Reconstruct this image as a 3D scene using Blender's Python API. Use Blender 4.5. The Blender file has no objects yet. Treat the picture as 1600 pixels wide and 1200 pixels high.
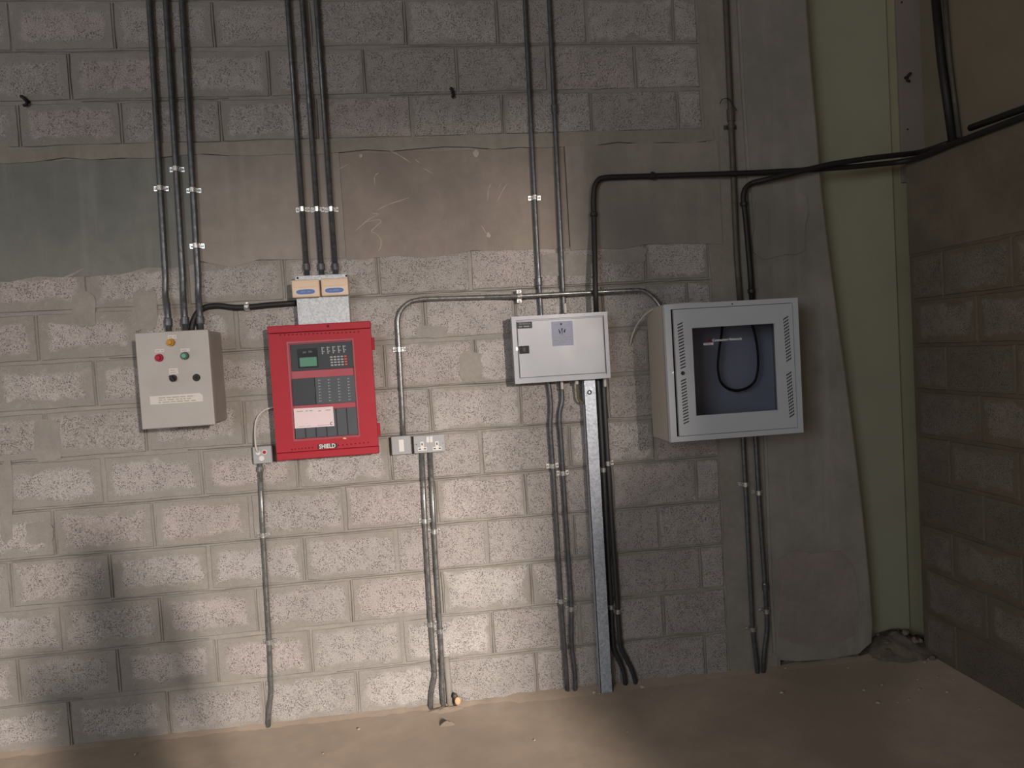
import bpy, bmesh, math, random
import numpy as np
from mathutils import Vector, Matrix
random.seed(7)
C = bpy.context.scene.collection
scene = bpy.context.scene

# ------------------------------------------------------------------ camera
F, H, D = 1185.8, 1.717, 3.705
RIGHT = Vector((0.99142339, -0.11620219, -0.05980556))
DOWN = Vector((-0.06419134, -0.03437097, -0.99734553))
FWD = Vector((0.11383816, 0.99263069, -0.04153536))
EYE = Vector((0, -D, H))
cd = bpy.data.cameras.new('camera'); cam = bpy.data.objects.new('camera', cd); C.objects.link(cam)
cd.sensor_width = 36; cd.lens = F / 1600 * 36; cd.clip_start = 0.02
cam.matrix_world = Matrix(((RIGHT.x, -DOWN.x, -FWD.x, EYE.x), (RIGHT.y, -DOWN.y, -FWD.y, EYE.y), (RIGHT.z, -DOWN.z, -FWD.z, EYE.z), (0, 0, 0, 1)))
scene.camera = cam

# ------------------------------------------------------------------ light and exposure
vs = scene.view_settings
vs.view_transform = 'Standard'; vs.look = 'None'; vs.gamma = 1; vs.use_curve_mapping = False; vs.exposure = 0
W = bpy.data.worlds.new('world'); scene.world = W; W.use_nodes = True
bg = W.node_tree.nodes['Background']; bg.inputs[0].default_value = (1.0, 0.83, 0.68, 1); bg.inputs[1].default_value = 0.42
def area(name, loc, target, sx, sy, energy, color):
    l = bpy.data.lights.new(name, 'AREA'); l.shape = 'RECTANGLE'; l.size = sx; l.size_y = sy; l.energy = energy; l.color = color
    o = bpy.data.objects.new(name, l); C.objects.link(o); o.location = loc
    o.rotation_euler = (Vector(target) - Vector(loc)).to_track_quat('-Z', 'Y').to_euler()
    return o
# daylight of the yard seen through the doorway at the far end of the right wall, behind the photographer
LA = area('doorway_daylight', (4.56, -14.0, 3.8), (0.0, 0.0, 1.0), 0.36, 1.5, 3350, (1.0, 0.89, 0.795))
LA.rotation_euler = (Matrix.Rotation(math.radians(-15), 3, 'Y') @ LA.rotation_euler.to_matrix()).to_euler()
# broad cool fill added at front left for ambient light; no source seen there
LB = area('side_fill', (-3.6, -7.2, 2.7), (0.6, 0.0, 1.6), 2.4, 2.2, 118, (0.80, 0.91, 1.0))

# ------------------------------------------------------------------ helpers
def ray(px, py):
    return RIGHT * ((px - 800) / F) + DOWN * ((py - 600) / F) + FWD
def P(px, py, dep=0.0):                      # photo point on the plane dep in front of the block wall
    d = ray(px, py); t = (D - dep) / d.y; return EYE + d * t
def Q(px, py, X):                            # photo point on a plane parallel to the right wall
    d = ray(px, py); t = X / d.x; return EYE + d * t
def FL(px, py, z=0.0):                       # photo point on the floor
    d = ray(px, py); t = (z - H) / d.z; return EYE + d * t

def link(name, bm, mat, parent=None, smooth=False, mesh=None):
    if mesh is None:
        mesh = bpy.data.meshes.new(name); bm.to_mesh(mesh); bm.free()
        for m in (mat if isinstance(mat, (list, tuple)) else [mat]): mesh.materials.append(m)
        if smooth:
            for p in mesh.polygons: p.use_smooth = True
    o = bpy.data.objects.new(name, mesh); C.objects.link(o)
    if parent is not None: o.parent = parent
    return o
def tag(o, label, cat, group=None, kind=None):
    o['label'] = label; o['category'] = cat
    if group: o['group'] = group
    if kind: o['kind'] = kind
    return o
def structure(o): o['kind'] = 'structure'; return o
def stuff(o): o['kind'] = 'stuff'; return o
def empty(name, loc=(0, 0, 0)):
    o = bpy.data.objects.new(name, None); C.objects.link(o); o.location = loc; o.empty_display_size = .05; return o

def B(): return bmesh.new()
def box(bm, x0, x1, y0, y1, z0, z1, bev=0.0, seg=2):
    r = bmesh.ops.create_cube(bm, size=1)
    vs_ = r['verts']
    bmesh.ops.scale(bm, vec=(abs(x1 - x0), abs(y1 - y0), abs(z1 - z0)), verts=vs_)
    bmesh.ops.translate(bm, vec=((x0 + x1) / 2, (y0 + y1) / 2, (z0 + z1) / 2), verts=vs_)
    if bev:
        es = list({e for v in vs_ for e in v.link_edges})
        bmesh.ops.bevel(bm, geom=es, offset=bev, segments=seg, affect='EDGES', profile=0.5)
    return bm
def ring(bm, o, i, y0, y1):                  # rectangular frame: o and i = (x0, x1, z0, z1); front at y0
    def rect(r, y): return [bm.verts.new((r[0], y, r[2])), bm.verts.new((r[1], y, r[2])), bm.verts.new((r[1], y, r[3])), bm.verts.new((r[0], y, r[3]))]
    a, b, c, d = rect(o, y0), rect(i, y0), rect(o, y1), rect(i, y1)
    for k in range(4):
        n = (k + 1) % 4
        bm.faces.new((a[k], a[n], b[n], b[k])); bm.faces.new((c[k], d[k], d[n], c[n]))
        bm.faces.new((a[k], c[k], c[n], a[n])); bm.faces.new((b[k], b[n], d[n], d[k]))
    return bm
def disc(bm, x, z, y0, y1, r, n=20, r2=None):  # short cylinder with its axis along y; front at y0
    r2 = r if r2 is None else r2
    a = [bm.verts.new((x + r2 * math.cos(2 * math.pi * k / n), y0, z + r2 * math.sin(2 * math.pi * k / n))) for k in range(n)]
    b = [bm.verts.new((x + r * math.cos(2 * math.pi * k / n), y1, z + r * math.sin(2 * math.pi * k / n))) for k in range(n)]
    bm.faces.new(a); bm.faces.new(list(reversed(b)))
    for k in range(n): bm.faces.new((a[k], b[k], b[(k + 1) % n], a[(k + 1) % n]))
    return bm
def prism(bm, pts, y0, y1):                  # polygon in (x, z), front at y0
    a = [bm.verts.new((p[0], y0, p[1])) for p in pts]; b = [bm.verts.new((p[0], y1, p[1])) for p in pts]
    bm.faces.new(a); bm.faces.new(list(reversed(b)))
    n = len(pts)
    for k in range(n): bm.faces.new((a[k], b[k], b[(k + 1) % n], a[(k + 1) % n]))
    bmesh.ops.recalc_face_normals(bm, faces=bm.faces)
    return bm
def smooth_path(pts, rad=0.05, seg=5):       # round every corner of a polyline
    pts = [Vector(p) for p in pts]; out = [pts[0]]
    for k in range(1, len(pts) - 1):
        a, b, c = pts[k - 1], pts[k], pts[k + 1]
        r = min(rad, (a - b).length * .48, (c - b).length * .48)
        s, e = b + (a - b).normalized() * r, b + (c - b).normalized() * r
        for j in range(seg + 1):
            t = j / seg; out.append(s * (1 - t) ** 2 + b * 2 * t * (1 - t) + e * t * t)
    out.append(pts[-1]); return out
def tube(bm, path, r, n=10, caps=True):
    rings = []; prev = None
    for k, p in enumerate(path):
        t = (path[min(k + 1, len(path) - 1)] - path[max(k - 1, 0)]).normalized()
        if prev is None:
            u = t.orthogonal().normalized()
        else:
            u = (prev - t * prev.dot(t)).normalized()
        prev = u; w = t.cross(u)
        rr = r(k / (len(path) - 1)) if callable(r) else r
        rings.append([bm.verts.new(p + (u * math.cos(2 * math.pi * j / n) + w * math.sin(2 * math.pi * j / n)) * rr) for j in range(n)])
    for a, b in zip(rings, rings[1:]):
        for j in range(n): bm.faces.new((a[j], a[(j + 1) % n], b[(j + 1) % n], b[j]))
    if caps:
        bm.faces.new(list(reversed(rings[0]))); bm.faces.new(rings[-1])
    return bm
def text(name, s, x, z, y, size, mat, parent, depth=0.0006, align='CENTER', sx=1.0, bold=0.0):
    c = bpy.data.curves.new(name, 'FONT'); c.body = s; c.size = size; c.extrude = depth; c.align_x = align; c.align_y = 'CENTER'; c.resolution_u = 2; c.offset = bold
    o = bpy.data.objects.new(name, c); C.objects.link(o)
    bpy.context.view_layer.update()
    me = bpy.data.meshes.new_from_object(o.evaluated_get(bpy.context.evaluated_depsgraph_get()))
    bpy.data.objects.remove(o); me.name = name; me.materials.clear(); me.materials.append(mat)
    o = bpy.data.objects.new(name, me); C.objects.link(o); o.parent = parent
    o.rotation_euler = (math.pi / 2, 0, 0); o.location = (x, y, z); o.scale = (sx, 1, 1)
    return o

# ------------------------------------------------------------------ materials
def nodes(name):
    m = bpy.data.materials.new(name); m.use_nodes = True
    nt = m.node_tree; return m, nt, nt.nodes['Principled BSDF']
class G:                                     # small node-graph helper
    def __init__(s, nt): s.nt = nt
    def n(s, t, **k):
        x = s.nt.nodes.new(t)
        for a, b in k.items(): setattr(x, a, b)
        return x
    def put(s, sock, v):
        if v is None: return
        if isinstance(v, bpy.types.NodeSocket): s.nt.links.new(v, sock)
        else: sock.default_value = v
    def math(s, op, a, b=None, c=None, clamp=False):
        x = s.n('ShaderNodeMath', operation=op); x.use_clamp = clamp
        s.put(x.inputs[0], a); s.put(x.inputs[1], b); s.put(x.inputs[2], c); return x.outputs[0]
    def noise(s, vec, scale, detail=4, rough=.55):
        x = s.n('ShaderNodeTexNoise'); s.put(x.inputs['Vector'], vec); x.inputs['Scale'].default_value = scale
        x.inputs['Detail'].default_value = detail; x.inputs['Roughness'].default_value = rough; return x.outputs['Fac']
    def mix(s, f, a, b, mode='MIX'):
        x = s.n('ShaderNodeMix', data_type='RGBA', blend_type=mode)
        s.put(x.inputs[0], f); s.put(x.inputs[6], a); s.put(x.inputs[7], b); return x.outputs[2]
    def rng(s, v, a, b, c=0.0, d=1.0):
        x = s.n('ShaderNodeMapRange', interpolation_type='SMOOTHSTEP'); s.put(x.inputs[0], v)
        for k, q in enumerate((a, b, c, d)): s.put(x.inputs[k + 1], q)
        return x.outputs[0]
    def pos(s): return s.n('ShaderNodeNewGeometry').outputs['Position']
    def bump(s, h, st, dist, prev=None):
        x = s.n('ShaderNodeBump'); x.inputs['Strength'].default_value = st; x.inputs['Distance'].default_value = dist
        s.put(x.inputs['Height'], h); s.put(x.inputs['Normal'], prev); return x.outputs[0]
def c4(c): return (c[0], c[1], c[2], 1)

MORTAR = (0.292, 0.270, 0.246)
def block_material(name, lo, hi, pink, mortar, w_left, w_right, x_left, x_right, pits=1.0):
    m, nt, bs = nodes(name); g = G(nt)
    pos = g.pos()
    gen = g.n('ShaderNodeSeparateXYZ'); nt.links.new(g.n('ShaderNodeTexCoord').outputs['Generated'], gen.inputs[0])
    rnd = g.n('ShaderNodeObjectInfo').outputs['Random']
    px = g.n('ShaderNodeSeparateXYZ'); nt.links.new(pos, px.inputs[0])
    dx = g.math('MULTIPLY', g.math('MINIMUM', gen.outputs[0], g.math('SUBTRACT', 1.0, gen.outputs[0])), .43)
    dz = g.math('MULTIPLY', g.math('MINIMUM', gen.outputs[2], g.math('SUBTRACT', 1.0, gen.outputs[2])), .215)
    d = g.math('MINIMUM', dx, dz)
    n1 = g.noise(pos, 13, 5, .6); n2 = g.noise(pos, 3.1, 2)
    dd = g.math('ADD', d, g.math('MULTIPLY_ADD', n1, .085, -.0425))
    dd = g.math('ADD', dd, g.math('MULTIPLY_ADD', n2, .08, -.04))
    w = g.rng(px.outputs[0], x_left, x_right, w_left, w_right)
    w = g.math('ADD', w, g.math('MULTIPLY_ADD', rnd, .02, -.012))
    smear = g.math('SUBTRACT', 1.0, g.rng(g.math('SUBTRACT', dd, w), -.009, .015))
    smear = g.math('MULTIPLY', smear, g.rng(g.noise(pos, 30, 3), .2, .5, .55, 1.0))
    base = g.mix(rnd, c4(lo), c4(hi))
    r7 = g.math('FRACT', g.math('MULTIPLY', rnd, 7.31))
    base = g.mix(g.math('MULTIPLY', g.rng(r7, .55, 1.0), .55), base, c4(pink))
    cloud = g.noise(pos, 5.5, 4); base = g.mix(g.rng(cloud, .35, .7, 0, .45), base, c4([q * .78 for q in lo]))
    fine = g.noise(pos, 190, 3, .7)
    base = g.mix(1.0, base, g.mix(g.rng(fine, .25, .75), (.66, .65, .64, 1), (1.30, 1.30, 1.31, 1)), 'MULTIPLY')
    vor = g.n('ShaderNodeTexVoronoi'); nt.links.new(pos, vor.inputs['Vector']); vor.inputs['Scale'].default_value = 135
    pitn = g.rng(g.noise(pos, 21, 3), .38, .56)
    pit = g.math('MULTIPLY', g.math('SUBTRACT', 1.0, g.rng(vor.outputs['Distance'], .12, .42)), pitn)
    pit = g.math('MULTIPLY', pit, pits)
    base = g.mix(g.math('MULTIPLY', pit, .62), base, (.11, .097, .09, 1))
    mn = g.noise(pos, 9, 4); mc = g.mix(mn, c4([q * .84 for q in mortar]), c4([q * 1.13 for q in mortar]))
    col = g.mix(smear, base, mc)
    nt.links.new(col, bs.inputs['Base Color']); bs.inputs['Roughness'].default_value = .93
    bs.inputs['Specular IOR Level'].default_value = .15
    rough = g.math('MULTIPLY', g.math('SUBTRACT', fine, g.math('MULTIPLY', pit, 1.3)), g.math('SUBTRACT', 1.0, g.math('MULTIPLY', smear, .8)))
    nt.links.new(g.bump(rough, .75, .006, g.bump(smear, .22, .004)), bs.inputs['Normal'])
    return m
def concrete_material(name, a, b, scale=2.2, stain=None, streak=0.0, bump=.25):
    m, nt, bs = nodes(name); g = G(nt); pos = g.pos()
    n1 = g.noise(pos, scale, 6, .6); n2 = g.noise(pos, scale * 9, 4)
    col = g.mix(g.rng(n1, .3, .7), c4(a), c4(b))
    col = g.mix(1.0, col, g.mix(n2, (.84, .84, .84, 1), (1.14, 1.14, 1.14, 1)), 'MULTIPLY')
    if streak:
        mp = g.n('ShaderNodeMapping'); nt.links.new(pos, mp.inputs[0]); mp.inputs['Scale'].default_value = (9, 9, .8)
        s_ = g.noise(mp.outputs[0], 1.6, 4)
        col = g.mix(g.math('MULTIPLY', g.rng(s_, .5, .75), streak), col, c4([q * 1.35 for q in b]))
    if stain:
        n3 = g.noise(pos, scale * .6, 3); col = g.mix(g.math('MULTIPLY', g.rng(n3, .5, .68), .7), col, c4(stain))
    f = g.noise(pos, 230, 2); col = g.mix(1.0, col, g.mix(f, (.9, .9, .9, 1), (1.1, 1.1, 1.1, 1)), 'MULTIPLY')
    nt.links.new(col, bs.inputs['Base Color']); bs.inputs['Roughness'].default_value = .88; bs.inputs['Specular IOR Level'].default_value = .2
    nt.links.new(g.bump(g.math('ADD', n2, g.math('MULTIPLY', f, .3)), bump, .004), bs.inputs['Normal'])
    return m
def paint(name, c, rough=.45, spec=.5, grime=.12, scale=9, metal=0.0, bump=0.0):
    m, nt, bs = nodes(name); g = G(nt); pos = g.pos()
    n1 = g.noise(pos, scale, 4); n2 = g.noise(pos, scale * 14, 2)
    col = g.mix(g.math('MULTIPLY', g.rng(n1, .4, .75), grime), c4(c), c4([q * .45 for q in c]))
    col = g.mix(g.math('MULTIPLY', n2, grime * .6), col, c4([q * .7 for q in c]))
    nt.links.new(col, bs.inputs['Base Color'])
    nt.links.new(g.math('MULTIPLY_ADD', n1, .2, rough - .1), bs.inputs['Roughness'])
    bs.inputs['Metallic'].default_value = metal; bs.inputs['Specular IOR Level'].default_value = spec
    if bump: nt.links.new(g.bump(n2, bump, .001), bs.inputs['Normal'])
    return m
def galvanised(name, lo, hi, rough=.42, scale=90, metal=.75):
    m, nt, bs = nodes(name); g = G(nt); pos = g.pos()
    v = g.n('ShaderNodeTexVoronoi'); nt.links.new(pos, v.inputs['Vector']); v.inputs['Scale'].default_value = scale
    sep = g.n('ShaderNodeSeparateColor'); nt.links.new(v.outputs['Color'], sep.inputs[0])
    n = g.noise(pos, 14, 4)
    col = g.mix(g.math('MULTIPLY_ADD', sep.outputs[0], .7, g.math('MULTIPLY', n, .3)), c4(lo), c4(hi))
    nt.links.new(col, bs.inputs['Base Color']); bs.inputs['Metallic'].default_value = metal
    nt.links.new(g.math('MULTIPLY_ADD', sep.outputs[1], .18, rough - .08), bs.inputs['Roughness'])
    return m

M = dict(
    block=block_material('block_face', (.39, .36, .342), (.49, .458, .44), (.455, .385, .37), MORTAR, .040, .010, -1.0, .35),
    block_shade=block_material('shaded_block_face', (.165, .142, .115), (.27, .232, .195), (.235, .20, .178), (.15, .125, .095), .030, .030, 0, 1),  # block colours darkened; the right wall's shade is put into them
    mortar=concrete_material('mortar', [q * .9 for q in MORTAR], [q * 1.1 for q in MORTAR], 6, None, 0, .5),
    mortar_shade=concrete_material('shaded_mortar', (.12, .098, .076), (.155, .125, .095), 6, None, 0, .5),  # mortar darkened to carry the right wall's shade
    band=concrete_material('beam_concrete', (.25, .222, .20), (.325, .285, .258), 1.9, (.215, .20, .178), .25, .2),
    band_green=concrete_material('beam_concrete_greenish', (.172, .178, .167), (.22, .218, .20), 1.7, (.15, .153, .142), .35, .2),
    band_brown=concrete_material('beam_concrete_brown', (.24, .205, .182), (.30, .252, .22), 2.3, (.20, .172, .155), .15, .2),
    pier=concrete_material('pier_render', (.235, .22, .198), (.315, .288, .258), 2.0, (.185, .172, .158), .3, .25),
    pier_pink=concrete_material('pier_render_pinkish', (.25, .212, .19), (.30, .255, .232), 3, None, 0, .25),
    plaster=concrete_material('plaster_strip', (.25, .23, .20), (.30, .272, .24), 5, None, .2, .4),
    floor=concrete_material('floor_concrete', (.27, .218, .172), (.35, .283, .226), 1.3, (.225, .18, .142), 0, .3),
    dirt=concrete_material('dirt', (.14, .115, .09), (.22, .185, .15), 20, None, 0, .8),
    conduit=galvanised('conduit_zinc', (.17, .17, .168), (.29, .29, .285), .30, 60, .6),
    conduit_shade=galvanised('conduit_zinc_shaded', (.075, .08, .088), (.14, .146, .155), .38, 60, .45),  # same zinc, darkened to carry the shade on these runs
    conduit_old=paint('conduit_tarnished', (.115, .10, .085), .6, .3, .4, 20, .3),
    conduit_black=paint('conduit_black_enamel', (.055, .055, .058), .42, .5, .3, 30, .2),
    bright=galvanised('bright_zinc', (.60, .60, .60), (.85, .85, .85), .28, 200, .85),
    strut=galvanised('spangled_zinc', (.36, .40, .47), (.66, .71, .80), .42, 110, .35),
    trunk=galvanised('trunking_zinc', (.36, .38, .41), (.58, .60, .62), .5, 130, .35),
    rubber=paint('black_cable', (.018, .017, .016), .55, .4, .1),
    white_cable=paint('white_cable', (.55, .51, .47), .5, .4, .1),
    earth=paint('olive_cable', (.13, .115, .06), .6, .3, .2),
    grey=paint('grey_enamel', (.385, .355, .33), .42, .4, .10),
    grey_in=paint('seam_shadow', (.03, .028, .026), .8, .1, .1),  # near-black stands for the shade inside door gaps and slots
    grey_side=paint('grey_enamel_shaded', (.315, .28, .258), .42, .4, .12),  # door enamel darkened; the box side's shade is in the colour
    red=paint('red_enamel', (.37, .020, .034), .5, .25, .06),
    red_frame=paint('red_window_trim', (.36, .065, .085), .3, .5, .05),
    red_dark=paint('red_hole', (.12, .008, .012), .7, .2, .05),
    panel=paint('panel_charcoal', (.045, .05, .06), .6, .3, .1),
    panel_b=paint('panel_slate', (.062, .070, .085), .35, .5, .1),
    lcd_dark=paint('display_black', (.012, .014, .018), .2, .5, .02),
    lcd=paint('display_green', (.085, .235, .16), .25, .5, .04),
    key=paint('key_grey', (.36, .36, .37), .5, .3, .05),
    key_red=paint('key_red', (.55, .10, .09), .5, .3, .05),
    paper=paint('pink_paper', (.73, .60, .62), .7, .2, .03),
    label=paint('white_label', (.60, .555, .52), .6, .3, .04),
    print_=paint('faint_print', (.36, .33, .315), .8, .1, .02),
    print_dark=paint('dark_print', (.05, .05, .085), .7, .2, .02),
    cream=paint('cream_plastic', (.72, .545, .40), .45, .4, .04),
    blue=paint('blue_label', (.10, .17, .42), .4, .4, .03),
    accessory=paint('grey_metalclad', (.335, .335, .345), .45, .45, .12),
    white=paint('white_plastic', (.66, .64, .62), .4, .4, .03),
    black=paint('black_plastic', (.022, .02, .019), .6, .3, .05),
    amber=paint('amber_lens', (.48, .25, .035), .5, .25, .03),
    ruby=paint('red_lens', (.36, .012, .035), .5, .25, .03),
    green=paint('green_lens', (.12, .33, .22), .5, .25, .03),
    green_bezel=paint('green_bezel', (.018, .045, .03), .4, .5, .03),
    board_paint=paint('board_enamel', (.385, .395, .44), .38, .5, .05),
    sticker=paint('bluish_sticker', (.27, .285, .385), .5, .3, .03),
    rack=paint('rack_enamel', (.54, .56, .60), .42, .4, .06),
    rack_side=paint('rack_side', (.46, .42, .36), .45, .4, .1),
    mid=paint('dull_grey_plastic', (.075, .075, .08), .6, .3, .05),
    rack_in=paint('rack_inside', (.62, .63, .67), .6, .3, .1),
    steel_green=paint('pale_green_paint', (.34, .335, .245), .5, .3, .12, 4),
    steel_olive=paint('olive_edge_paint', (.36, .335, .22), .5, .3, .2, 4),
    plate=paint('pinkish_board', (.25, .21, .19), .7, .2, .12, 4),
    cladding=paint('brown_cladding', (.23, .195, .142), .7, .2, .2, 5),
    chalk=paint('chalk', (.44, .385, .345), .9, .1, .1),
    stone=concrete_material('rubble', (.17, .14, .115), (.27, .23, .19), 14, None, 0, .8),
    chip=paint('pale_chip', (.50, .45, .38), .8, .2, .1),
    cork=paint('orange_plug', (.66, .42, .25), .6, .3, .05),
    trigger=paint('logo_red', (.16, .010, .018), .5, .3, .02),
    pale_print=paint('pale_print', (.85, .85, .87), .5, .3, .02),
    cloth=paint('dark_cloth', (.03, .035, .05), .9, .1, .1),
    skin=paint('skin', (.42, .26, .19), .6, .3, .03),
)
gm, gnt, gbs = nodes('smoked_glass')          # tinted door pane
gg = G(gnt); tr = gg.n('ShaderNodeBsdfTransparent'); tr.inputs[0].default_value = (.74, .75, .79, 1)
gl = gg.n('ShaderNodeBsdfGlossy'); gl.inputs['Roughness'].default_value = .06
lw = gg.n('ShaderNodeLayerWeight'); lw.inputs[0].default_value = .18
mx = gg.n('ShaderNodeMixShader'); gnt.links.new(lw.outputs['Fresnel'], mx.inputs[0]); gnt.links.new(tr.outputs[0], mx.inputs[1]); gnt.links.new(gl.outputs[0], mx.inputs[2])
gnt.links.new(mx.outputs[0], gnt.nodes['Material Output'].inputs[0]); gnt.nodes.remove(gbs)
M['glass'] = gm
M['floor'].node_tree.nodes['Principled BSDF'].inputs['Diffuse Roughness'].default_value = 1.0

# ------------------------------------------------------------------ floor
def floor_z(x, y):
    b = .012 * (math.sin(x * 3.1 + y * 1.7) * math.sin(y * 2.3 - x) ) * min(1, max(0, -y) * 2)
    return b * .6
bm = B(); nx, ny = 110, 60
xs = np.concatenate([np.linspace(-5.5, -2.6, 12), np.linspace(-2.5, 3.2, 70), np.linspace(3.4, 9, 12)]); ys = np.concatenate([np.linspace(.35, -1.6, 44), np.linspace(-2, -15, 14)])
vv = [[bm.verts.new((x, y, floor_z(x, y))) for y in ys] for x in xs]
for i in range(len(xs) - 1):
    for j in range(len(ys) - 1): bm.faces.new((vv[i][j], vv[i][j + 1], vv[i + 1][j + 1], vv[i + 1][j]))
floor = structure(link('floor', bm, M['floor'], smooth=True))

# ------------------------------------------------------------------ block wall facing the camera
XE = 1.462                                    # where the blockwork stops at the plaster strip
bm = B(); box(bm, -4.6, 1.74, 0.0, .22, -.05, 4.25)
wall = structure(link('wall_back', bm, M['mortar']))
BD = .006
def block_mesh(L, Hh, seed, mat, dep=BD):
    rr = random.Random(seed); bm = B(); pts = []
    def side(a, b, n):
        for k in range(n):
            t = k / n; pts.append((a[0] + (b[0] - a[0]) * t, a[1] + (b[1] - a[1]) * t))
    nx_ = 5 if L > .25 else 3
    side((0, 0), (L, 0), nx_); side((L, 0), (L, Hh), 3); side((L, Hh), (0, Hh), nx_); side((0, Hh), (0, 0), 3)
    j = lambda: rr.uniform(-.0025, .0025)
    o = [bm.verts.new((p[0] + j(), .004, p[1] + j())) for p in pts]
    cx, cz = L / 2, Hh / 2
    def inset(p, q): return (p[0] + (q if p[0] < q else -q if p[0] > L - q else 0) + j(), -dep + rr.uniform(-.0012, .0012), p[1] + (q if p[1] < q else -q if p[1] > Hh - q else 0) + j())
    f = [bm.verts.new(inset(p, .006)) for p in pts]
    n = len(pts)
    for k in range(n): bm.faces.new((o[k], o[(k + 1) % n], f[(k + 1) % n], f[k]))
    c = bm.verts.new((cx, -dep - .001, cz))
    for k in range(n): bm.faces.new((f[k], f[(k + 1) % n], c))
    me = bpy.data.meshes.new('block'); bm.to_mesh(me); bm.free(); me.materials.append(mat)
    return me
GAP = .011
PITCH, OFF_ODD, OFF_EVEN = .4395, .019, .252
full = [block_mesh(PITCH - GAP, .225 - GAP, 100 + k, M['block']) for k in range(8)]
fullr = [block_mesh(PITCH - GAP, .205 - GAP, 140 + k, M['block']) for k in range(5)]
def add_block(me, loc, rz, parent):
    o = bpy.data.objects.new('block', me); C.objects.link(o); o.parent = parent; o.location = loc; o.rotation_euler = (0, 0, rz); return o
rows = [(k * .225, (k + 1) * .225, k % 2) for k in range(9)] + [(2.025, 2.23, 1)]
rows += [(2.768, 2.973, 0), (2.973, 3.198, 1), (3.198, 3.423, 0), (3.423, 3.648, 1), (3.648, 3.873, 0)]
joints = []                                   # (x, z0, z1) of the vertical joints
for r, (z0, z1, even) in enumerate(rows):
    off = OFF_EVEN if even else OFF_ODD
    hh = z1 - z0
    k = math.floor((-3.3 - off) / PITCH)
    while True:
        xa = off + k * PITCH; xb = xa + PITCH
        if xa > XE - .06: break
        joints.append((xa, z0, z1))
        last = xb > XE
        L = (XE - xa if last else PITCH) - GAP
        rr = random.Random(r * 97 + k)
        if last: me = block_mesh(L, hh - GAP, rr.random(), M['block'])
        elif abs(hh - .225) < .001: me = full[rr.randrange(8)]
        else: me = fullr[rr.randrange(5)]
        add_block(me, (xa + GAP / 2, rr.uniform(-.0012, .0012), z0 + GAP / 2 + rr.uniform(-.0015, .0015)), 0, wall)
        k += 1
# struck mortar ridges in the joints, one part
bm = B(); rr = random.Random(3)
def ridge(a, b, w, h):                       # thin triangular bead from a to b on the wall face
    a, b = Vector(a), Vector(b); n = max(2, int((b - a).length / .07)); t = (b - a).normalized(); s = Vector((t.z, 0, -t.x)) if abs(t.y) < .5 else Vector((0, 0, 1))
    prev = None
    for k in range(n + 1):
        p = a + (b - a) * (k / n) + s * rr.uniform(-.0022, .0022)
        q = [bm.verts.new(p + s * w), bm.verts.new(p + Vector((0, -h * rr.uniform(.6, 1.2), 0))), bm.verts.new(p - s * w)]
        if prev:
            bm.faces.new((prev[0], prev[1], q[1], q[0])); bm.faces.new((prev[1], prev[2], q[2], q[1]))
        prev = q
for z in [r[0] for r in rows[1:]] + [3.873]:
    x = -3.3
    while x < XE:
        L = rr.uniform(.4, 1.3)
        if rr.random() < .75 and abs(z - 2.768) > .01: ridge((x, .001, z), (min(XE, x + L), .001, z), .0035, .0085)
        x += L
for (x, z0, z1) in joints:
    if rr.random() < .75: ridge((x, .001, z0 + .01), (x, .001, z1 - .01), .0035, .0085)
bmesh.ops.recalc_face_normals(bm, faces=bm.faces)
stuff(link('mortar_bead', bm, M['mortar'], wall))

# cast concrete beam across the wall: separate pours with their own tint and depth
def slab(name, x0, x1, z0, z1, y, mat, seed, parent, ragged=.006):
    rr = random.Random(seed); bm = B(); top, bot = [], []
    n = max(4, int((x1 - x0) / .12))
    for k in range(n + 1):
        x = x0 + (x1 - x0) * k / n
        bot.append((x, z0 + rr.uniform(-ragged, ragged))); top.append((x, z1 + rr.uniform(-ragged, ragged) * .5))
    prism(bm, bot + top[::-1], y, .03)
    return link(name, bm, mat, parent)
slab('cast_panel', -3.4, P(308, 330).x, 2.195, 2.715, -.0075, M['band_green'], 1, wall, .025)
slab('cast_panel', P(308, 330).x + .001, P(536, 330).x, 2.21, 2.715, -.009, M['band'], 2, wall, .02)
slab('cast_panel', P(536, 330).x + .001, P(886, 330).x, 2.21, 2.705, -.0075, M['band_brown'], 3, wall, .012)
slab('cast_panel', P(886, 330).x + .004, XE + .07, 2.205, 2.71, -.012, M['band'], 4, wall, .010)
slab('mortar_ledge', -3.4, XE + .05, 2.712, 2.772, -.013, M['plaster'], 5, wall, .010)
# plaster strip and pier at the right end
bm = B(); zz = np.linspace(-.02, 4.2, 30); rr = random.Random(9)
prism(bm, [(XE + rr.uniform(-.008, .012), z) for z in zz] + [(1.72, 4.2), (1.72, -.02)], -.008, .03)
link('plaster_strip', bm, M['plaster'], wall)
edge = [(1262, 0), (1269, 100), (1278, 200), (1285, 290), (1298, 400), (1311, 500), (1325, 600), (1338, 700), (1350, 800), (1360, 900), (1366, 975), (1364, 1005)]
bm = B(); pts = [(P(*e, .03).x, P(*e, .03).z) for e in edge]
low = [(P(1345, 1032, .03).x, .035), (P(1300, 1036, .03).x, .022), (P(1250, 1040, .03).x, .03), (P(1222, 1042, .03).x, .045), (P(1210, 1025, .03).x, .085)]
left = [(P(1203, 900, .03).x, .5), (P(1196, 700, .03).x, 1.2), (1.70, 1.6), (1.68, 2.2), (1.665, 3.0), (1.66, 4.2)]
prism(bm, [(pts[0][0] - .05, 4.2)] + pts + low + left, -.03, .22)
bmesh.ops.bevel(bm, geom=[e for e in bm.edges if all(abs(v.co.y + .03) < 1e-4 for v in e.verts)], offset=.012, segments=3, affect='EDGES')
pier = structure(link('trim_1', bm, M['pier']))
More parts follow.
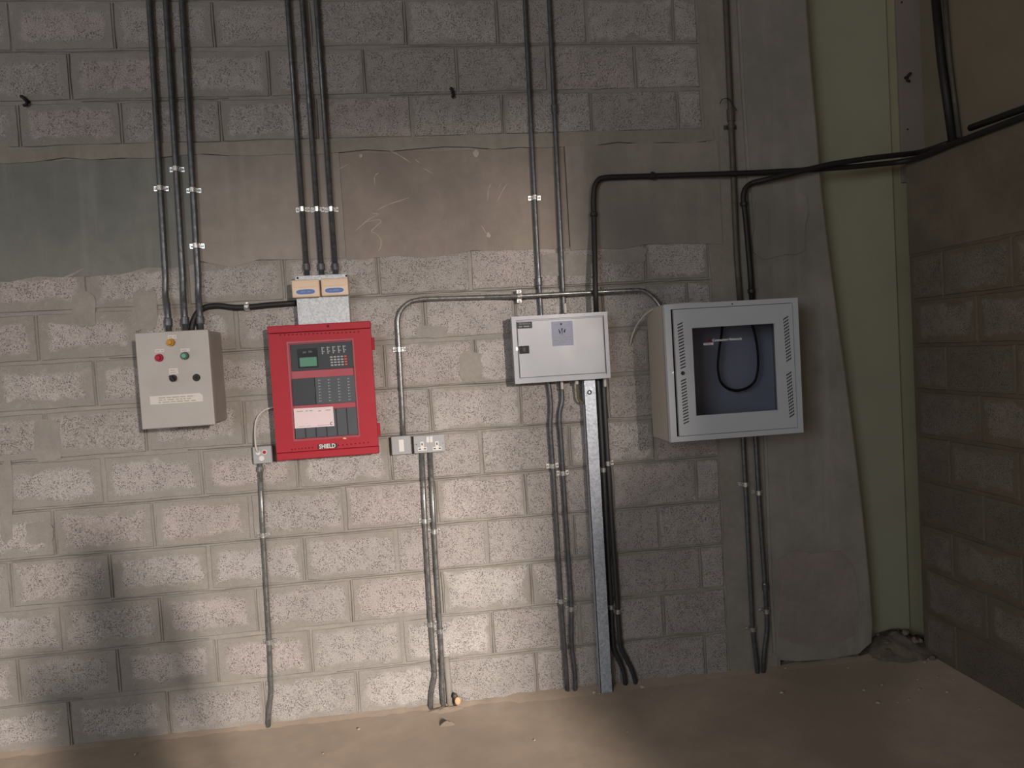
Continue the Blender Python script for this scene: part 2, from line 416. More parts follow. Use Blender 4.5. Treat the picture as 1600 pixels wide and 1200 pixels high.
pier['label'] = 'grey rendered concrete pier with slanting edge beside pale green steel column'
# cracks and patches on the pier are shallow lifts of render
def patch(px0, py0, px1, py1, mat, seed, dep, th, parent):
    rr = random.Random(seed); cx, cy = (px0 + px1) / 2, (py0 + py1) / 2; pts = []
    for k in range(18):
        a = 2 * math.pi * k / 18; e = 1.0 / max(abs(math.cos(a)), abs(math.sin(a)))
        e = min(e, 1.25) * rr.uniform(.86, 1.06)
        q = P(cx + (px1 - px0) / 2 * e * math.cos(a), cy + (py1 - py0) / 2 * e * math.sin(a), dep); pts.append((q.x, q.z))
    bm = B(); prism(bm, pts, -dep - th, -dep + .004); return link('render_patch', bm, mat, parent)
patch(1176, 300, 1262, 404, M['pier'], 4, .03, .005, pier)
patch(1215, 860, 1340, 1010, M['pier_pink'], 6, .03, .003, pier)

# ------------------------------------------------------------------ right wall, cladding, steel column
XR = 2.545
bm = B(); box(bm, XR, 2.74, -7.1, .0, -.05, 2.575)
wr = structure(link('wall_right', bm, M['mortar_shade']))
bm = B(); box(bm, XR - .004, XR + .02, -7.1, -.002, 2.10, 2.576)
link('ring_beam', bm, concrete_material('shaded_beam_render', (.135, .112, .086), (.18, .15, .118), 3, (.12, .10, .08), 0, .3), wr)  # beam render with the right wall's shade in its colour
fr = [block_mesh(PITCH - GAP, .2325 - GAP, 300 + k, M['block_shade'], .007) for k in range(6)]
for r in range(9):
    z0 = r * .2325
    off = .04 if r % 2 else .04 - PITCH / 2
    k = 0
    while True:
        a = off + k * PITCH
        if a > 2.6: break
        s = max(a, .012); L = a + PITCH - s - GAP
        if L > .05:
            me = fr[(r * 5 + k) % 6] if s == a else block_mesh(L, .2325 - GAP, r * 31 + k, M['block_shade'], .007)
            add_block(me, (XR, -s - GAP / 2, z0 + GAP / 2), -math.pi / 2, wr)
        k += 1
bm = B(); box(bm, 2.742, 2.78, -7.1, .46, -.05, 4.6)
structure(link('trim_2', bm, M['cladding']))['label'] = 'flat brown cladding sheet above the right block wall'
bm = B(); box(bm, 2.60, 2.78, -15, -7.1, 3.02, 6.2)
structure(link('trim_3', bm, M['cladding']))
bm = B(); box(bm, 1.742, 2.78, .43, .46, -.05, 4.6); structure(link('trim_4', bm, M['pier']))  # unseen sheet added behind the column to stop a light leak
bm = B()
for k in range(40): box(bm, -6 + k * .225, -6 + k * .225 + .12, -8, .46, 4.6, 4.64)
box(bm, -6, 3.0, -8, .46, 4.64, 4.66)
structure(link('shade_ceiling', bm, M['cladding']))  # unseen roof added to block the world light from above
# steel column in the recess
col = empty('steel_column', (2.3, .16, 0)); tag(col, 'pale green painted steel column standing in the corner recess', 'column')
col_inv = Matrix.Translation((-2.3, -.16, 0))
def cpart(name, bm, mat):
    bm.transform(col_inv); return link(name, bm, mat, col)
xe = P(1402, 460, -.12).x
bm = B(); box(bm, 1.85, xe, .12, .14, -.02, 4.4, .003); cpart('flange', bm, M['steel_green'])
bm = B(); box(bm, 2.2, 2.215, .14, .42, .07, 4.4); cpart('web', bm, M['steel_green'])
bm = B(); box(bm, xe - .02, 2.72, .143, .158, -.02, 4.4, .002); cpart('edge_strip', bm, M['steel_olive'])
bm = B(); a, b = P(1401, 100, -.14).x, P(1459, 100, -.14).x
box(bm, a, b, .125, .142, 2.5, 4.3, .002)
brd = tag(link('packing_board', bm, M['plate']), 'pinkish grey upright board with screw holes right of green column', 'board')
for (px, py) in ((1407, 5), (1416, 203), (1463, 206)):
    bm = B(); q = P(px, py, -.135); disc(bm, min(q.x, b - .01), q.z, .122, .127, .005, 10); link('screw_hole', bm, M['black'], brd)

# rubble and dirt at the foot of the column and along the wall base
bm = B(); rr = random.Random(31)
def heap(bm, cx, cy, rx, ry, hh, seed, n=22, m=7):
    r_ = random.Random(seed); rings = []
    for j in range(m):
        t = j / (m - 1); row = []
        for k in range(n):
            a = 2 * math.pi * k / n; w = r_.uniform(.85, 1.12)
            row.append(bm.verts.new((cx + rx * t * w * math.cos(a), cy + ry * t * w * math.sin(a), -.01 + hh * (1 - t ** 1.6) * (1 if t == 0 else r_.uniform(.78, 1.1)))))
        rings.append(row)
    for a, b in zip(rings, rings[1:]):
        for k in range(n): bm.faces.new((a[k], b[k], b[(k + 1) % n], a[(k + 1) % n]))
heap(bm, 2.42, .05, .22, .17, .115, 1, 26, 9); heap(bm, 2.34, -.01, .12, .09, .055, 2); heap(bm, 2.47, -.02, .10, .09, .06, 3)
tag(link('dirt_heap', bm, M['dirt'], smooth=True), 'heap of dark dirt and broken mortar at foot of steel column', 'dirt', kind='stuff')
def stone_mesh(seed, r, mat, name):
    r_ = random.Random(seed); bm = B(); bmesh.ops.create_icosphere(bm, subdivisions=1, radius=r)
    for v in bm.verts: v.co = Vector((v.co.x * r_.uniform(.6, 1.3), v.co.y * r_.uniform(.6, 1.3), v.co.z * r_.uniform(.45, .9)))
    me = bpy.data.meshes.new(name); bm.to_mesh(me); bm.free(); me.materials.append(mat); return me
sm = [stone_mesh(50 + k, .022, M['stone'], 'rubble_stone') for k in range(5)]
spots = [(1375, 985), (1390, 968), (1405, 1000), (1407, 962), (1425, 985), (1440, 1000), (1452, 1012), (1385, 1018), (1415, 1012), (1430, 1016), (1460, 1024), (1372, 1008), (1398, 985), (1446, 985)]
for k, (px, py) in enumerate(spots):
    q = FL(px, py, .02)
    q.y = min(q.y, .10); q.x = min(q.x, XR - .03)
    rd = math.hypot((q.x - 2.42) / .22, (q.y - .05) / .17)
    hgt = max(0, .115 * (1 - rd ** 1.6) - .012) if rd < 1 else 0
    o = bpy.data.objects.new('rubble_stone', sm[k % 5]); C.objects.link(o)
    o.location = (q.x, q.y, hgt + .006); s = rr.uniform(.6, 1.15); o.scale = (s, s, s); o.rotation_euler = (rr.uniform(-.3, .3), rr.uniform(-.3, .3), rr.uniform(0, 6))
    tag(o, 'small broken mortar lump lying around foot of steel column', 'stone', 'broken lumps at column foot')
bm = B(); prev = None; xs_ = np.linspace(-3.3, 2.5, 150)
for x in xs_:                                 # ragged dirt fillet where wall meets floor
    w = .012 + .022 * rr.random() + (.03 if .35 < x < 1.3 else 0); hh = .006 + .014 * rr.random() + (.008 if .35 < x < 1.3 else 0)
    q = [bm.verts.new((x, .01, hh)), bm.verts.new((x, -BD - w * .4, hh * .75)), bm.verts.new((x, -BD - w - .02, -.006))]
    if prev:
        for k in range(2): bm.faces.new((prev[k], prev[k + 1], q[k + 1], q[k]))
    prev = q
bmesh.ops.recalc_face_normals(bm, faces=bm.faces)
tag(link('dirt_fillet', bm, M['floor'], smooth=True), 'ragged dirt line where block wall meets floor', 'dirt', kind='stuff')
bm = B()
chips = [(980, 1142), (928, 1083), (937, 1084), (975, 1070), (1003, 1074), (1018, 1086), (1226, 1044), (1325, 1044), (1378, 1071), (1445, 1035), (1434, 1062), (1350, 1079), (1436, 1078), (1420, 1094), (1403, 1098), (1372, 1099), (1480, 1082), (1530, 1108), (212, 1180), (505, 1178), (1222, 1084), (1107, 1059), (920, 1082), (1450, 1030), (835, 1156), (560, 1140), (1490, 1062), (1465, 1058)]
for k, (px, py) in enumerate(chips):
    q = FL(px, py); q.y = min(q.y, -.02); s = rr.uniform(.003, .008) * (1.6 if px in (928, 1003, 980) else 1)
    r = bmesh.ops.create_icosphere(bm, subdivisions=1, radius=s)
    for v in r['verts']: v.co = Vector((v.co.x * rr.uniform(.7, 1.6), v.co.y * rr.uniform(.7, 1.4), v.co.z * .6)) + Vector((q.x, q.y, floor_z(q.x, q.y) + s * .4))
tag(link('floor_chips', bm, M['chip']), 'pale grit chips scattered over the dusty floor', 'grit', kind='stuff')
bm = B(); q = FL(698, 1133)
heap(bm, q.x, q.y, .05, .025, .03, 8, 14, 5)
tag(link('mortar_dropping', bm, M['floor'], smooth=True), 'small hardened mortar lump on floor before the two socket conduits', 'mortar lump')
bm = B(); q = FL(690, 1112); heap(bm, q.x + .02, -.05, .13, .055, .022, 9, 20, 6)
tag(link('mortar_pad', bm, M['floor'], smooth=True), 'rough mortar pad around the feet of socket conduits', 'mortar')

# ------------------------------------------------------------------ conduits and cables
def clip_mesh(bm, p, t, r, standoff, twist=0):
    t = t.normalized(); n = Vector((0, -1, 0)); s = t.cross(n).normalized()
    hw = .011
    prof = [(-r - .019, standoff), (-r - .002, standoff)]
    for k in range(9):
        a = math.pi * k / 8; prof.append((-(r + .002) * math.cos(a), (r + .002) * math.sin(a)))
    prof += [(r + .002, standoff), (r + .019, standoff)]
    for off in (0,):
        rows_ = []
        for e in (-hw, hw):
            rows_.append([bm.verts.new(p + s * a + n * b + t * e) for a, b in prof])
        rows_.append([bm.verts.new(p + s * a + n * (b + .0022) + t * hw) for a, b in prof])
        rows_.append([bm.verts.new(p + s * a + n * (b + .0022) + t * -hw) for a, b in prof])
        for i in range(4):
            A, B_ = rows_[i], rows_[(i + 1) % 4]
            for k in range(len(prof) - 1): bm.faces.new((A[k], A[k + 1], B_[k + 1], B_[k]))
    for sd in (-1, 1):
        c = p + s * sd * (r + .012) + n * (standoff + .003)
        m_ = bmesh.ops.create_uvsphere(bm, u_segments=8, v_segments=5, radius=.0055)
        for v in m_['verts']: v.co = v.co + c
    bmesh.ops.recalc_face_normals(bm, faces=bm.faces)
def nearest(path, q):
    best = None
    for a, b in zip(path, path[1:]):
        ab = b - a; L2 = ab.length_squared
        if L2 < 1e-10: continue
        t = max(0, min(1, (q - a).dot(ab) / L2)); p = a + ab * t; dd = (p - q).length
        if best is None or dd < best[0]: best = (dd, p, ab.normalized())
    return best[1], best[2]
def conduit(name, label, cat, pts, r, mat, clips=(), couplings=(), group=None, rad=.06, dep=None, n=12, clipmat='bright', raw=False):
    dep = r + .012 if dep is None else dep
    pth = pts if raw else [P(q[0], q[1], q[2] if len(q) > 2 else dep) for q in pts]
    path = smooth_path(pth, rad)
    bm = B(); tube(bm, path, r, n)
    o = tag(link(name, bm, mat, smooth=True), label, cat, group)
    for (px, py) in clips:
        q, t = nearest(path, P(px, py, dep)); bm = B(); clip_mesh(bm, q, t, r, -(dep - .011))
        link('saddle_clip', bm, M[clipmat], o)
    for c in couplings:
        q, t = nearest(path, P(c[0], c[1], dep)); hl = c[2] if len(c) > 2 else .022; bm = B()
        tube(bm, [q - t * hl, q - t * (hl - .003), q + t * (hl - .003), q + t * hl], lambda k: r + (.0045 if .1 < k < .9 else .0035), 12); link('coupling', bm, mat, o)
    return o, path
Zc, Rc = M['conduit'], .0125
TOP = -60
def ext(x0, y0, x1, y1, y=TOP): return (x0 + (x1 - x0) * (y - y0) / (y1 - y0), y)
# three above the grey control panel
gp = 'conduits dropping to the grey control panel'
for (a, b, c, d_, e, lab, cl) in (((233, 0), (259, 437), (258, 460), (262, 480), (264, 519), 'leftmost of three galvanised conduits dropping to grey control panel', [(249, 294)]),
                                  ((259, 0), (286, 437), (286, 460), (288, 480), (290, 517), 'middle of three galvanised conduits dropping to grey control panel', [(277, 264)]),
                                  ((284, 0), (310, 437), (310, 460), (312, 480), (314, 516), 'rightmost of three galvanised conduits dropping to grey control panel', [(303, 297), (307, 384)])):
    conduit('conduit', lab, 'conduit', [ext(*a, *b), a, b, c, d_ + (.05,), e + (.06,)], Rc + .001, M['conduit_shade'], cl, [(e[0], e[1] - 14, .018)], gp)
# three above the trunking
for (a, b, lab) in (((449, 0), (480, 430), 'leftmost of three conduits rising from galvanised trunking above red panel'),
                    ((472, 0), (503, 430), 'middle of three conduits rising from galvanised trunking above red panel'),
                    ((494, 0), (525, 430), 'rightmost of three conduits rising from galvanised trunking above red panel')):
    m_ = (a[0] + (b[0] - a[0]) * 327 / 430, 327)
    conduit('conduit', lab, 'conduit', [ext(*a, *b), a, b], Rc, M['conduit_shade'], [m_], [(b[0] - 1, 417, .016)], 'conduits above the trunking')
# two behind the distribution board, running floor to roof
conduit('conduit', 'left of two long conduits passing behind white distribution board', 'conduit',
        [ext(820, 0, 842, 440), (820, 0), (842, 440), (850, 560), (859, 610), (861, 640), (859, 665), (866, 760), (878, 960), (884, 1040), (887, 1088)], .0115, M['conduit_shade'], [(829, 309), (864, 728), (876, 939)], [(842, 440, .02)], 'conduits behind the distribution board')
conduit('conduit', 'right of two long conduits passing behind white distribution board', 'conduit',
        [ext(858, 0, 881, 480), (858, 0), (881, 480), (879, 560), (877, 605), (879, 625), (873, 650), (876, 680), (881, 760), (893, 950), (893, 1010), (899, 1055), (899, 1087)], .0115, M['conduit_shade'], [(881, 739), (893, 951)], [(866, 170, .02)], 'conduits behind the distribution board')
# two right of the steel strut
conduit('conduit', 'dark conduit close against right side of galvanised strut', 'conduit',
        [(931, 560), (936, 620), (943, 740), (955, 950), (958, 1012), (966, 1030), (975, 1050), (978, 1078)], .0115, M['conduit_black'], [(943, 734), (956, 948)], (), 'conduits beside the strut')
conduit('conduit', 'second dark conduit right of galvanised strut, kinked at its foot', 'conduit',
        [(941, 560), (944, 620), (951, 740), (965, 950), (969, 1012), (980, 1032), (990, 1052), (995, 1078)], .0115, M['conduit_black'], [(949, 724), (965, 955)], (), 'conduits beside the strut')
# two below the rack
conduit('conduit', 'left of two conduits below the glass-door rack cabinet', 'conduit',
        [(1160.5, 674), (1161, 690), (1166, 780), (1176, 985), (1181, 1025), (1184, 1058)], .0115, M['conduit_shade'], [(1164, 757), (1177, 983)], (), 'conduits below the rack', dep=.035)
conduit('conduit', 'right of two conduits below the glass-door rack cabinet', 'conduit',
        [(1180, 673), (1181, 690), (1186, 780), (1197, 940), (1199, 985), (1194, 1015), (1192, 1058)], .0115, M['conduit_shade'], [(1184, 770), (1195, 955)], [(1196, 917, .02)], 'conduits below the rack', dep=.035)
# switch conduit, looping over the board and into the rack
cs, cs_path = conduit('conduit', 'galvanised conduit bending from small switch across to rack cabinet', 'conduit',
        [(631, 686), (629, 640), (623, 530), (621, 500), (626, 484), (640, 471), (660, 467), (770, 464), (805, 463, .05), (1000, 453, .05), (1012, 457, .05), (1026, 470, .06), (1034, 482, .07), (1040, 500, .08)], .0115, Zc, [(622, 546), (811, 461)], (), rad=.05)
# socket conduits
conduit('conduit', 'left of two conduits running from double socket down to floor', 'conduit',
        [(659, 700), (665, 830), (673, 970), (678, 1035), (680, 1055), (674, 1080), (673, 1111)], .0115, Zc, [(665, 814), (675, 975)], (), 'conduits under the double socket')
conduit('conduit', 'right of two conduits running from double socket down to floor', 'conduit',
        [(672, 700), (679, 840), (688, 985), (691, 1040), (691, 1080), (694, 1111)], .0115, Zc, [(679, 830), (688, 986)], (), 'conduits under the double socket')
bm = B(); tube(bm, [P(697, 1027, .008), P(701, 1070, .008), P(703, 1107, .008)], .016, 10)
tag(link('mortar_haunch', bm, M['mortar'], smooth=True), 'mortar haunch packed against right socket conduit at floor', 'mortar')
conduit('conduit', 'lone conduit from small fused spur beside red panel to floor', 'conduit',
        [(406, 720), (411, 830), (421, 1005), (424, 1085), (421, 1105), (419, 1138)], .0115, Zc, [(412, 836), (421, 1003)], [(405, 733, .012)])
# old brown conduit by the pier
oc, _ = conduit('conduit', 'old tarnished brown conduit running down beside concrete pier', 'conduit',
        [ext(1134, 0, 1147, 300), (1134, 0), (1147, 300), (1151, 400), (1156.5, 471)], .0145, M['conduit_old'], [(1138, 198)], [(1140, 180, .03)], dep=.026, clipmat='conduit_old')
bm = B(); tube(bm, smooth_path([P(1125, 162, .03), P(1128, 155, .05), P(1138, 153, .052), P(1146, 165, .05), P(1151, 173, .045)], .03), .0022, 6); link('tie_wire', bm, M['black'], oc)
# conduits on the brown cladding, upper right
for k, (a, b, r, mat, lab) in enumerate((((1459, -30), (1489, 222), .021, M['rubber'], 'thick black pipe rising on brown cladding above right wall'),
                                         ((1474, -30), (1499, 215), .012, M['conduit_old'], 'thin dull conduit beside thick black pipe on brown cladding'))):
    conduit('cladding_pipe', lab, 'pipe', [Q(a[0], a[1], 2.715 + .008 * k), Q((a[0] + b[0]) / 2 - 3, (a[1] + b[1]) / 2, 2.715 + .008 * k), Q(*b, 2.715 + .008 * k)], r, mat, raw=True)
# black cables
def cable(name, label, path, r, mat, clips=(), cat='cable', rad=.04, clipmat='rubber'):
    pth = smooth_path(path, rad); bm = B(); tube(bm, pth, r, 10)
    o = tag(link(name, bm, mat, smooth=True), label, cat)
    for q in clips:
        a, t = nearest(pth, q); bm = B(); tube(bm, [a - t * .012, a - t * .008, a + t * .008, a + t * .012], lambda k: r + (.005 if .1 < k < .9 else .001), 10)
        box(bm, a.x - .005, a.x + .005, a.y, a.y + .02, a.z + r, a.z + r + .008)
        link('cable_cleat', bm, M[clipmat], o)
    return o
c1 = [(932, 495, .082), (930, 440, .08), (928, 340), (927, 310), (929, 290), (936, 279), (950, 277), (1020, 275), (1140, 271.5, .06), (1200, 269, .06), (1270, 265, .06), (1340, 260, .05)]
cable('black_cable', 'black cable running from distribution board up and along to right corner',
      [P(q[0], q[1], q[2] if len(q) > 2 else .035) for q in c1] + [P(1400, 254, .04), Q(1424, 250, XR - .03), Q(1450, 241, XR - .028), Q(1490, 224, XR - .028), Q(1540, 205, XR - .026), Q(1610, 178, XR - .026), Q(1680, 150, XR - .026)], .0135, M['rubber'],
      [P(1020, 275, .035), P(928, 335, .035)])
c2 = [(1175, 470), (1172, 420), (1165, 340), (1161, 308), (1164, 294), (1174, 286), (1200, 280, .08), (1240, 270, .095), (1300, 256, .095), (1360, 247, .09)]
cable('black_cable', 'black cable rising from rack cabinet top and swinging right to corner',
      [P(q[0], q[1], q[2] if len(q) > 2 else .05) for q in c2] + [P(1410, 241.5, .06), P(1432, 239, .02), Q(1452, 234, XR + .02), Q(1480, 224, XR + .02)], .0135, M['rubber'], [P(1166, 318, .05), P(1173, 455, .05)])
cable('black_pipe', 'short black pipe end lying on ledge of right wall', [Q(1516, 200, XR + .04), Q(1560, 184, XR + .04), Q(1610, 166, XR + .04), Q(1680, 141, XR + .04)], .0155, M['rubber'], cat='pipe')
cable('flexible_conduit', 'black flexible conduit arching from grey control panel to trunking',
      [P(299, 520, .04), P(301, 503, .035), P(309, 487, .022), P(322, 479, .02), P(342, 477, .022), P(365, 481, .022), P(388, 480, .022), P(425, 476, .022), P(470, 473, .022)], .0135, M['rubber'], [P(386, 480, .022)], 'conduit', .05, 'bright')
cable('spur_lead', 'white flex curving from fused spur into side of red panel', [P(403, 707, .062), P(400, 700, .066), P(398, 680, .05), P(399, 660, .035), P(404, 648, .03), P(414, 640, .03), P(428, 636, .035), P(436, 635, .04)], .0042, M['white_cable'], rad=.03)
cable('white_cable', 'thin white cable looped over top left corner of rack cabinet', [P(1105, 472.5, .23), P(1066, 474, .20), P(1040, 477, .18), P(1020, 483, .14), P(1008, 491, .09), P(996, 505, .05), P(988, 523, .03), P(984, 541, .012)], .0036, M['white_cable'], rad=.05)
cable('earth_cable', 'olive cable loop hanging under distribution board left of strut', [P(903, 585, .06), P(902, 605, .05), P(903, 622, .045), P(907, 629, .045), P(915, 630, .045), P(925, 628, .03)], .006, M['earth'], rad=.03)

# ------------------------------------------------------------------ galvanised strut
x0, x1 = P(913.5, 600, .06).x, P(931.5, 600, .06).x; x2, x3 = P(937, 1083, .06).x, P(957, 1083, .06).x
st = empty('steel_strut', ((x0 + x1) / 2, -.04, 0)); tag(st, 'flat galvanised steel strut standing from floor to white distribution board', 'strut')
bm = B(); pts = [((x0 + x2) / 2 - .002, 0), ((x1 + x3) / 2 - .002, 0)]
xa, xb = (x0 + x2) / 2, (x1 + x3) / 2
box(bm, xa, xb, -.062, -.058, -.004, 1.70); box(bm, xa, xa + .003, -.062, -.018, -.004, 1.70); box(bm, xb - .003, xb, -.062, -.018, -.004, 1.70)
bm.transform(Matrix.Translation((-st.location.x, .04, 0))); link('channel', bm, M['strut'], st)
bm = B(); q = P(921, 613, .062); 
tube(bm, [Vector((q.x + .009 * math.cos(k * math.pi / 6), -.064, q.z + .009 * math.sin(k * math.pi / 6))) for k in range(13)], .0028, 6)
bm.transform(Matrix.Translation((-st.location.x, .04, 0))); link('hole_rim', bm, M['black'], st)
bm = B(); disc(bm, q.x, q.z, -.0632, -.061, .007, 12); bm.transform(Matrix.Translation((-st.location.x, .04, 0))); link('bolt_hole', bm, M['strut'], st)

# ------------------------------------------------------------------ enclosures
def rect(TL, TR, BR, BL, d):
    a, b, c, e = P(*TL, d), P(*TR, d), P(*BR, d), P(*BL, d)
    return ((a.x + e.x) / 2, (b.x + c.x) / 2, (c.z + e.z) / 2, (a.z + b.z) / 2)
class Thing:                                  # parts are given in world coordinates
    def __init__(s, name, loc, label, cat, group=None):
        s.o = empty(name, loc); tag(s.o, label, cat, group); s.inv = Matrix.Translation(-Vector(loc))
    def part(s, name, bm, mat, parent=None, smooth=False):
        bm.transform(s.inv); return link(name, bm, mat, parent or s.o, smooth)
    def text(s, name, t, x, z, y, size, mat, parent=None, **k):
        l = s.o.location; return text(name, t, x - l.x, z - l.z, y - l.y, size, mat, parent or s.o, **k)
def bars(bm, x0, x1, z, y, h, seed, slope=0.0):           # a run of illegible small print
    r_ = random.Random(seed); x = x0
    while x < x1:
        w = r_.uniform(.008, .03); e = min(x + w, x1); box(bm, x, e, y - .0004, y + .0008, z - h / 2 + (x - x0) * slope, z + h / 2 + (x - x0) * slope); x = e + r_.uniform(.004, .008)

# grey control panel, left
d = .24; X0, X1, Z0, Z1 = rect((210, 521), (325, 514), (336, 664), (222, 671), d)
T = Thing('control_panel', ((X0 + X1) / 2, -d / 2, Z0), 'beige grey control panel box with amber, red and green lamps', 'control panel')
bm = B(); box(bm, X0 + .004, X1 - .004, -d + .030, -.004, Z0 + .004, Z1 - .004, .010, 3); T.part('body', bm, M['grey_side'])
bm = B(); box(bm, X0 + .008, X1 - .008, -d + .022, -d + .032, Z0 + .008, Z1 - .008); T.part('door_seam_shade', bm, M['grey_in'])  # dark sheet standing in for the shade in the door seam
bm = B(); box(bm, X0, X1, -d, -d + .023, Z0, Z1, .004, 2); door = T.part('door', bm, M['grey'])
def lamp(px, py, name, bez, lens):
    q = P(px, py, d); bm = B(); disc(bm, q.x, q.z, -d - .014, -d, .0175, 24, .0155); o = T.part(name, bm, bez, door)
    bm = B(); disc(bm, q.x, q.z, -d - .022, -d - .013, .012, 20, .009); T.part('lens', bm, lens, None).parent = T.o
lamp(267, 535, 'amber_lamp', M['amber'], M['amber']); lamp(249, 559, 'red_lamp', M['ruby'], M['ruby']); lamp(289, 556, 'green_lamp', M['green_bezel'], M['green'])
for o in list(T.o.children):
    if o.name.startswith('lens'): o.name = 'lamp_lens'
q = P(271, 591, d); bm = B(); disc(bm, q.x, q.z, -d - .008, -d, .0155, 22); o = T.part('selector_switch', bm, M['black'], door)
bm = B(); box(bm, -.0045, .0045, -d - .026, -d - .006, -.015, .015, .002); bm.transform(Matrix.Translation((q.x, 0, q.z)) @ Matrix.Rotation(math.radians(-32), 4, 'Y')); T.part('selector_lever', bm, M['black'])
q = P(307, 590, d); bm = B(); disc(bm, q.x, q.z, -d - .006, -d, .0165, 22, .015); T.part('door_lock', bm, M['black'], door)
bm = B(); disc(bm, q.x, q.z, -d - .008, -d - .004, .006, 12); T.part('keyway', bm, M['grey_in'])
for (a, b, c, e) in ((262, 524, 276, 529), (242, 546, 257, 550), (282, 545, 297, 549), (264, 576, 279, 584)):
    u, v = P(a, b, d), P(c, e, d); bm = B(); box(bm, u.x, v.x, -d - .0012, -d + .0005, v.z, u.z); lb = T.part('lamp_label', bm, M['label'], door)
    bm = B(); zz_ = [(u.z + v.z) / 2] if e - b < 7 else [u.z * .7 + v.z * .3, u.z * .3 + v.z * .7]
    for k, z_ in enumerate(zz_): bars(bm, u.x + .004, v.x - .004, z_, -d - .0016, .0035, int(a) + k)
    stuff(T.part('print_line', bm, M['print_']))
u = [P(234, 619.5, d), P(312, 614, d), P(317, 617.5, d), P(317.5, 627, d), P(235, 632.5, d)]
bm = B(); prism(bm, [(p.x, p.z) for p in u], -d - .0012, -d + .0005); T.part('notice_strip', bm, M['label'], door)
bm = B()
for k, (a, b, c) in enumerate(((248, 622, 304), (248, 625.5, 300), (248, 629, 306))):
    p, r_ = P(a, b, d), P(c, b - 3.5, d); bars(bm, p.x, r_.x, p.z, -d - .0018, .0042, 70 + k)
stuff(T.part('print_line', bm, M['print_']))

# trunking box above the red panel, with two cream modules on it
d = .085; X0, X1, Z0, Z1 = rect((462.5, 431), (543, 427.5), (547, 508), (464, 512), d)
T = Thing('trunking_box', ((X0 + X1) / 2, -d / 2, Z0), 'spangled galvanised trunking box on top of red panel', 'trunking')
bm = B(); box(bm, X0, X1, -d + .003, -.004, Z0, Z1, .002); T.part('body', bm, M['trunk'])
bm = B(); box(bm, X0 + .001, X1 - .001, -d, -d + .003, Z0, Z1 - .001, .001, 1); lid = T.part('lid', bm, M['trunk'])
for px, py in ((463, 434.5), (539, 431)):
    q = P(px, py, d); bm = B(); disc(bm, q.x + .006, q.z, -d - .003, -d + .001, .0048, 10); T.part('lid_screw', bm, M['black'])
for (TL, TR, BR, BL, ov, lab) in (((455, 437.5), (498, 436), (500, 463), (456.5, 466), (477.5, 456), 'left cream plastic module with blue oval badge on trunking box'),
                                   ((500.5, 436), (543, 433), (545, 460), (503, 463.5), (522.5, 453.5), 'right cream plastic module with blue oval badge on trunking box')):
    d2 = .118; a0, a1, b0, b1 = rect(TL, TR, BR, BL, d2)
    T = Thing('interface_module', ((a0 + a1) / 2, -d, b0), lab, 'module', 'cream modules on the trunking')
    bm = B(); box(bm, a0, a1, -d2, -d - .0005, b0, b1, .006, 3); T.part('cover', bm, M['cream'], None, True)
    bm = B(); box(bm, a0 + .008, a1 - .008, -d2 - .0015, -d2 + .001, (b0 + b1) / 2 + .005, b1 - .009, .0012, 2); T.part('upper_panel', bm, M['cream'])
    q = P(*ov, d2); bm = B()
    def oval(w, h): return [(q.x + w * math.copysign(abs(math.cos(t)) ** .5, math.cos(t)), q.z + h * math.copysign(abs(math.sin(t)) ** .9, math.sin(t))) for t in [2 * math.pi * k / 28 for k in range(28)]]
    prism(bm, oval(.0475, .0145), -d2 - .001, -d2 + .002); T.part('badge_surround', bm, M['white'])
    bm = B(); prism(bm, oval(.0425, .0112), -d2 - .002, -d2); T.part('blue_badge', bm, M['blue'])
    bm = B(); bars(bm, q.x - .022, q.x + .022, q.z, -d2 - .0026, .004, int(ov[0])); stuff(T.part('badge_print', bm, M['sticker']))

# red fire panel
d = .13; X0, X1, Z0, Z1 = rect((419, 510), (579, 501), (591, 709), (431, 720), d)
T = Thing('fire_alarm_panel', ((X0 + X1) / 2, -d / 2, Z0), 'red fire alarm panel with green display and white SHIELD badge', 'fire alarm panel')
def RP(px, py, dd=None): q = P(px, py, d if dd is None else dd); return q.x, q.z
bm = B(); box(bm, X0 + .006, X1 - .006, -d + .03, -.004, Z0 + .006, Z1 - .004, .003); T.part('body', bm, M['red'])
zt, zb = Z1 - .036, Z0 + .036
a = [RP(446, 533), RP(553, 529), RP(563, 683), RP(458, 690)]
wx0, wx1 = (a[0][0] + a[3][0]) / 2, (a[1][0] + a[2][0]) / 2; wz0, wz1 = (a[2][1] + a[3][1]) / 2, (a[0][1] + a[1][1]) / 2
bm = B(); ring(bm, (X0, X1, zb, zt), (wx0, wx1, wz0, wz1), -d + .004, -d + .034); door = T.part('door', bm, M['red'])
bm = B(); box(bm, X0 - .001, X1 + .001, -d, -d + .04, zt + .002, Z1, .004); T.part('top_lip', bm, M['red'])
bm = B(); box(bm, X0 - .001, X1 + .001, -d, -d + .04, Z0, zb - .002, .004); T.part('bottom_lip', bm, M['red'])
g_ = .009
bm = B(); ring(bm, (wx0, wx1, wz0, wz1), (wx0 + g_, wx1 - g_, wz0 + g_, wz1 - g_), -d + .008, -d + .03); T.part('window_trim', bm, M['red_frame'])
bm = B(); box(bm, wx0 + .004, wx1 - .004, -d + .022, -d + .03, wz0 + .004, wz1 - .004); T.part('backing_plate', bm, M['red_frame'])
yp = -d + .014
def sub(TL, TR, BR, BL): 
    q = [RP(*p) for p in (TL, TR, BR, BL)]; return ((q[0][0] + q[3][0]) / 2, (q[1][0] + q[2][0]) / 2, (q[2][1] + q[3][1]) / 2, (q[0][1] + q[1][1]) / 2)
